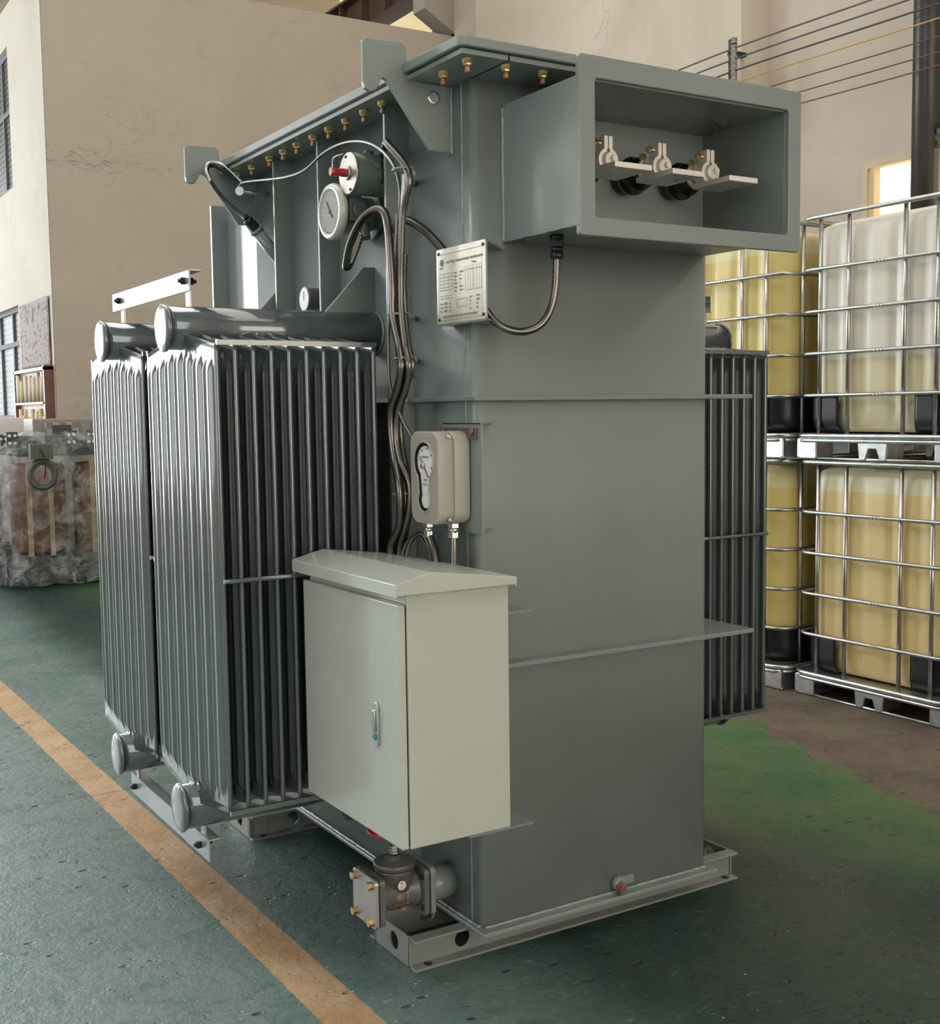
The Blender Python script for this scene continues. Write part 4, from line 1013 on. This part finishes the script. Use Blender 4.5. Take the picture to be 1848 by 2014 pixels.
for k in range(14):
    y = 9.15 + .09 * k; zz = 1.521 if k % 2 else 1.001; h_ = random.uniform(.22, .30) if k % 2 else random.uniform(.38, .46)
    s = MB(); s.cyl((1.150, y, zz), (1.150 + random.uniform(-.004, .004), y + random.uniform(-.012, .012), zz + min(h_, .28 if k % 2 else .46)), random.uniform(.020, .026), 10)
    o = s.build('paper_roll', simple('roll%d' % k, random.choice([(.62, .48, .26), (.70, .66, .58), (.66, .58, .42)]), .7), None)
    tag(o, 'pale rolled paper in the lower shelf of the wooden wall rack' if k % 2 == 0 else 'pale rolled paper in the upper shelf of the wooden wall rack', 'paper roll', 'rolled papers in the lower shelf of the wall rack' if k % 2 == 0 else 'rolled papers in the upper shelf of the wall rack')

# right wall with the stepped thicker part
wall('wall_right', [(5.6, 5.9, -9, 1.2, 0, 9), (5.6, 5.9, 1.2, 3.42, 0, 2.0), (5.6, 5.9, 1.2, 3.42, 3.10, 9), (5.6, 5.9, 3.42, 9.02, 0, 9), (5.6, 5.9, 9.02, 14.3, 0, 5.5)], 'wall_pink')
wall('wall_step', [(5.32, 5.6, 4.35, 8.13, 0, 9)], 'wall_beige')
wall('wall_back', [(1.45, 6.3, 13.24, 13.5, 0, 9)], 'wall_beige')
wall('wall_far', [(-9, -7, 26.0, 26.2, 0, 9), (-7, 1.2, 26.0, 26.2, 6.2, 9), (1.2, 6.3, 26.0, 26.2, 0, 9)], 'wall_beige')
wall('wall_rear', [(-9, 6.3, -9.2, -9, 0, 9)], 'wall_beige')
M['ceil'] = simple('ceiling_sheet', (.30, .28, .25), .8)
wall('ceiling', [(-9, 7.5, -9.2, 27, 9, 9.1)], 'ceil')
# left side of the hall: piers between the big openings
wall('wall_left', [(-8.2, -8, -9, -4.0, 0, 9), (-8.2, -8, 1.0, 12.4, 0, 9), (-8.2, -8, 15.5, 20.0, 0, 9), (-8.2, -8, 12.4, 15.5, 6.5, 9), (-8.2, -8, 20.0, 25.5, 6.5, 9), (-8.2, -8, 25.5, 26.2, 0, 9), (-8.2, -8, -4.0, 1.0, 5.0, 9), (-8.2, -8, -4, 1, 0, 1.0)], 'wall_beige')
# window in the right wall
s = MB(); y0, y1, z0, z1 = 1.2, 3.42, 2.0, 3.10
for a, b, c, d in ((y0, y0 + .05, z0 + .05, z1 - .05), (y1 - .05, y1, z0 + .05, z1 - .05), (y0, y1, z0, z0 + .05), (y0, y1, z1 - .05, z1), (2.3, 2.36, z0 + .05, z1 - .05), (y1 - .11, y1 - .085, z0 + .05, z1 - .05)): s.box(5.588, 5.68, a, b, c, d)
o = struct('window_3', s, simple('cream_frame', (.55, .46, .30), .5))
s = MB(); s.box(5.655, 5.66, y0, y1, z0, z1); s.build('window_pane', emis('sunlit_frosted_pane', (1.0, .84, .52), 2.6, .25), o)
# crane runway: corbel column, brown girder, corrugated translucent sheets
s = MB(); s.prism([(5.234, 5.708), (5.234, 6.5), (5.6, 6.5), (5.6, 5.503)], 1, 9.02, 9.27); s.box(5.6, 6.0, 9.02, 9.5, 5.0, 9); struct('trim_2', s, 'concrete')
M['brown'] = simple('brown_steel', (.10, .055, .04), .5, 0, 0, .3)
s = MB(); s.box(5.36, 5.60, 9.3, 13.2, 5.99, 6.02).box(5.36, 5.60, 9.3, 13.2, 6.42, 6.45).box(5.47, 5.49, 9.3, 13.2, 6.0, 6.45); gi = s.build('crane_girder', 'brown', None); tag(gi, 'dark brown steel crane girder high above the brown partition wall', 'girder')
for k in range(6):
    s = MB(); s.box(5.38, 5.47, 9.6 + .6 * k, 9.63 + .6 * k, 6.02, 6.42); s.build('girder_stiffener', 'brown', gi)
s = MB(); s.grid(lambda u, v_: (6.3 + .035 * math.sin(v_ * 2 * PI * 14), 9.5 + 3.74 * u, 5.5 + 3.5 * v_), 2, 168); o = struct('window_4', s, emis('sunlit_corrugated_sheet', (1.0, .82, .48), .85, .15))
# drop pipes in the wall corner
for k, x in enumerate((5.40, 5.47, 5.53)):
    s = MB(); s.tube([(x, 8.16, 9.0), (x + .03, 8.17, 7.0), (x + .02, 8.16, 5.6), (x - .01, 8.17, 4.0), (x, 8.16, 0.0)], .018, 8); o = s.build('hanging_cable', simple('old_cable%d' % k, (.30, .24, .16), .7), None)
    tag(o, ['left of three thin brown cables hanging in the wall corner above the lid', 'middle of three thin brown cables hanging in the wall corner above the lid', 'right of three thin brown cables hanging in the wall corner above the lid'][k], 'cable', 'cables hanging in the wall corner')
# black down pipe
s = MB(); s.cyl((5.33, 2.68, 0), (5.33, 2.68, 9.0), .092, 28); dp = s.build('down_pipe', simple('black_pipe', (.035, .032, .03), .35, 0, .1), None); tag(dp, 'tall black steel pipe standing in front of the right wall window', 'pipe')
s = MB(); s.box(5.30, 5.6, 2.4, 2.58, 3.10, 3.14).box(5.31, 5.35, 1.9, 2.6, 3.02, 3.05); s.build('pipe_bracket', simple('black_br', (.04, .035, .035), .4), dp)
# wires and insulator bracket
wz = [4.045, 3.965, 3.880, 3.792, 3.682, 3.586, 3.505]
wc = [(.10, .10, .12), (.09, .10, .13), (.05, .05, .07), (.50, .33, .09), (.15, .045, .04), (.15, .045, .04), (.15, .05, .045)]
wn = ['topmost grey', 'second grey', 'third, black', 'orange, fourth', 'red, fifth', 'red, sixth', 'lowest red']
for k, z in enumerate(wz):
    s = MB(); s.tube([(5.15, 8.0, z - .02), (5.15, 6.0, z - .035), (5.15, 4.25, z), (5.15, 2.6, z - .022), (5.15, .5, z - .04), (5.15, -3, z)], .0062 if k < 3 else .0045, 6, res=6)
    o = s.build('overhead_wire', simple('wire%d' % k, wc[k], .5), None); tag(o, wn[k] + ' overhead wire of the seven running along the right wall', 'wire', 'wires along the right wall')
r = empty('insulator_rack', (5.2, 4.3, 3.45)); tag(r, 'black iron rack of wire insulators fixed at the wall step', 'insulator rack')
s = MB(); s.box(5.17, 5.21, 4.28, 4.33, 3.45, 4.13).box(5.19, 5.33, 4.30, 4.36, 4.02, 4.05).box(5.19, 5.33, 4.30, 4.36, 3.55, 3.58); s.build('iron_bar', 'black', r)
for k, z in enumerate(sorted(wz + [4.10] + [(p_ + q_) / 2 for p_, q_ in zip(wz[:-1], wz[1:])])): s = MB(); s.lathe((5.15, 4.25, z - .022), (0, 0, 1), [(0, .020), (.006, .027), (.014, .018), (.022, .016), (.030, .018), (.038, .027), (.044, .020)], 14); s.build('insulator', simple('ins%d' % k, (.32, .30, .27), .4), r)

# ------------------------------------------------------------------ light
w_ = bpy.data.worlds.new('world'); SC.world = w_; w_.use_nodes = True
bg = w_.node_tree.nodes['Background']; bg.inputs[0].default_value = (.80, .90, 1.0, 1); bg.inputs[1].default_value = .9
def area(name, loc, rot, sx, sy, power, col=(1, 1, 1)):
    l_ = bpy.data.lights.new(name, 'AREA'); l_.shape = 'RECTANGLE'; l_.size = sx; l_.size_y = sy; l_.energy = power; l_.color = col
    o = bpy.data.objects.new(name, l_); COL.objects.link(o); o.location = loc; o.rotation_euler = rot; return o
H = PI / 2
area('daylight_far_door', (-2.9, 25.8, 3.1), (H, 0, PI), 8.0, 6.0, 2600, (.92, .97, 1.0))     # open end of the hall
area('daylight_side_door', (-7.9, 14.0, 3.2), (0, -H, 0), 6.2, 3.0, 470, (.92, .97, 1.0))      # doorways on the left
area('daylight_deep_door', (-7.9, 22.7, 3.2), (0, -H, 0), 6.2, 5.4, 1100, (.93, .96, 1.0))
area('daylight_window', (-7.9, -1.5, 3.0), (0, -H, 0), 3.8, 4.8, 110, (.97, .99, 1.0))
area('skylight', (-1.5, 1.0, 8.9), (0, 0, 0), 3.0, 12.0, 230, (1.0, .97, .90))
area('fill_left', (-4.6, 9.0, 8.9), (0, 0, 0), 3.0, 14.0, 650, (.96, .98, 1.0))  # overhead lamp added to brighten the left floor
area('skylight_right', (3.6, 2.0, 8.9), (0, 0, 0), 1.6, 9.0, 210, (1.0, .94, .82))
area('daylight_rear', (0.3, -8.9, 2.3), (-H, 0, 0), 8.0, 3.8, 560, (.93, .97, 1.0))
area('fill_front', (0.0, -5.6, 8.9), (0, 0, 0), 9.0, 3.2, 120, (.95, .98, 1.0))  # added overhead fill for the front faces, not a roof opening

SC.view_settings.view_transform = 'Standard'; SC.view_settings.look = 'None'; SC.view_settings.gamma = 1; SC.view_settings.exposure = 0.0
SC.view_settings.use_curve_mapping = False
SC.cycles.use_denoising = True
SC.cycles.use_adaptive_sampling = True; SC.cycles.adaptive_threshold = .07; SC.cycles.adaptive_min_samples = 12
SC.cycles.diffuse_bounces = 4; SC.cycles.glossy_bounces = 4; SC.cycles.max_bounces = 6; SC.cycles.transparent_max_bounces = 12
SC.cycles.sample_clamp_indirect = 6
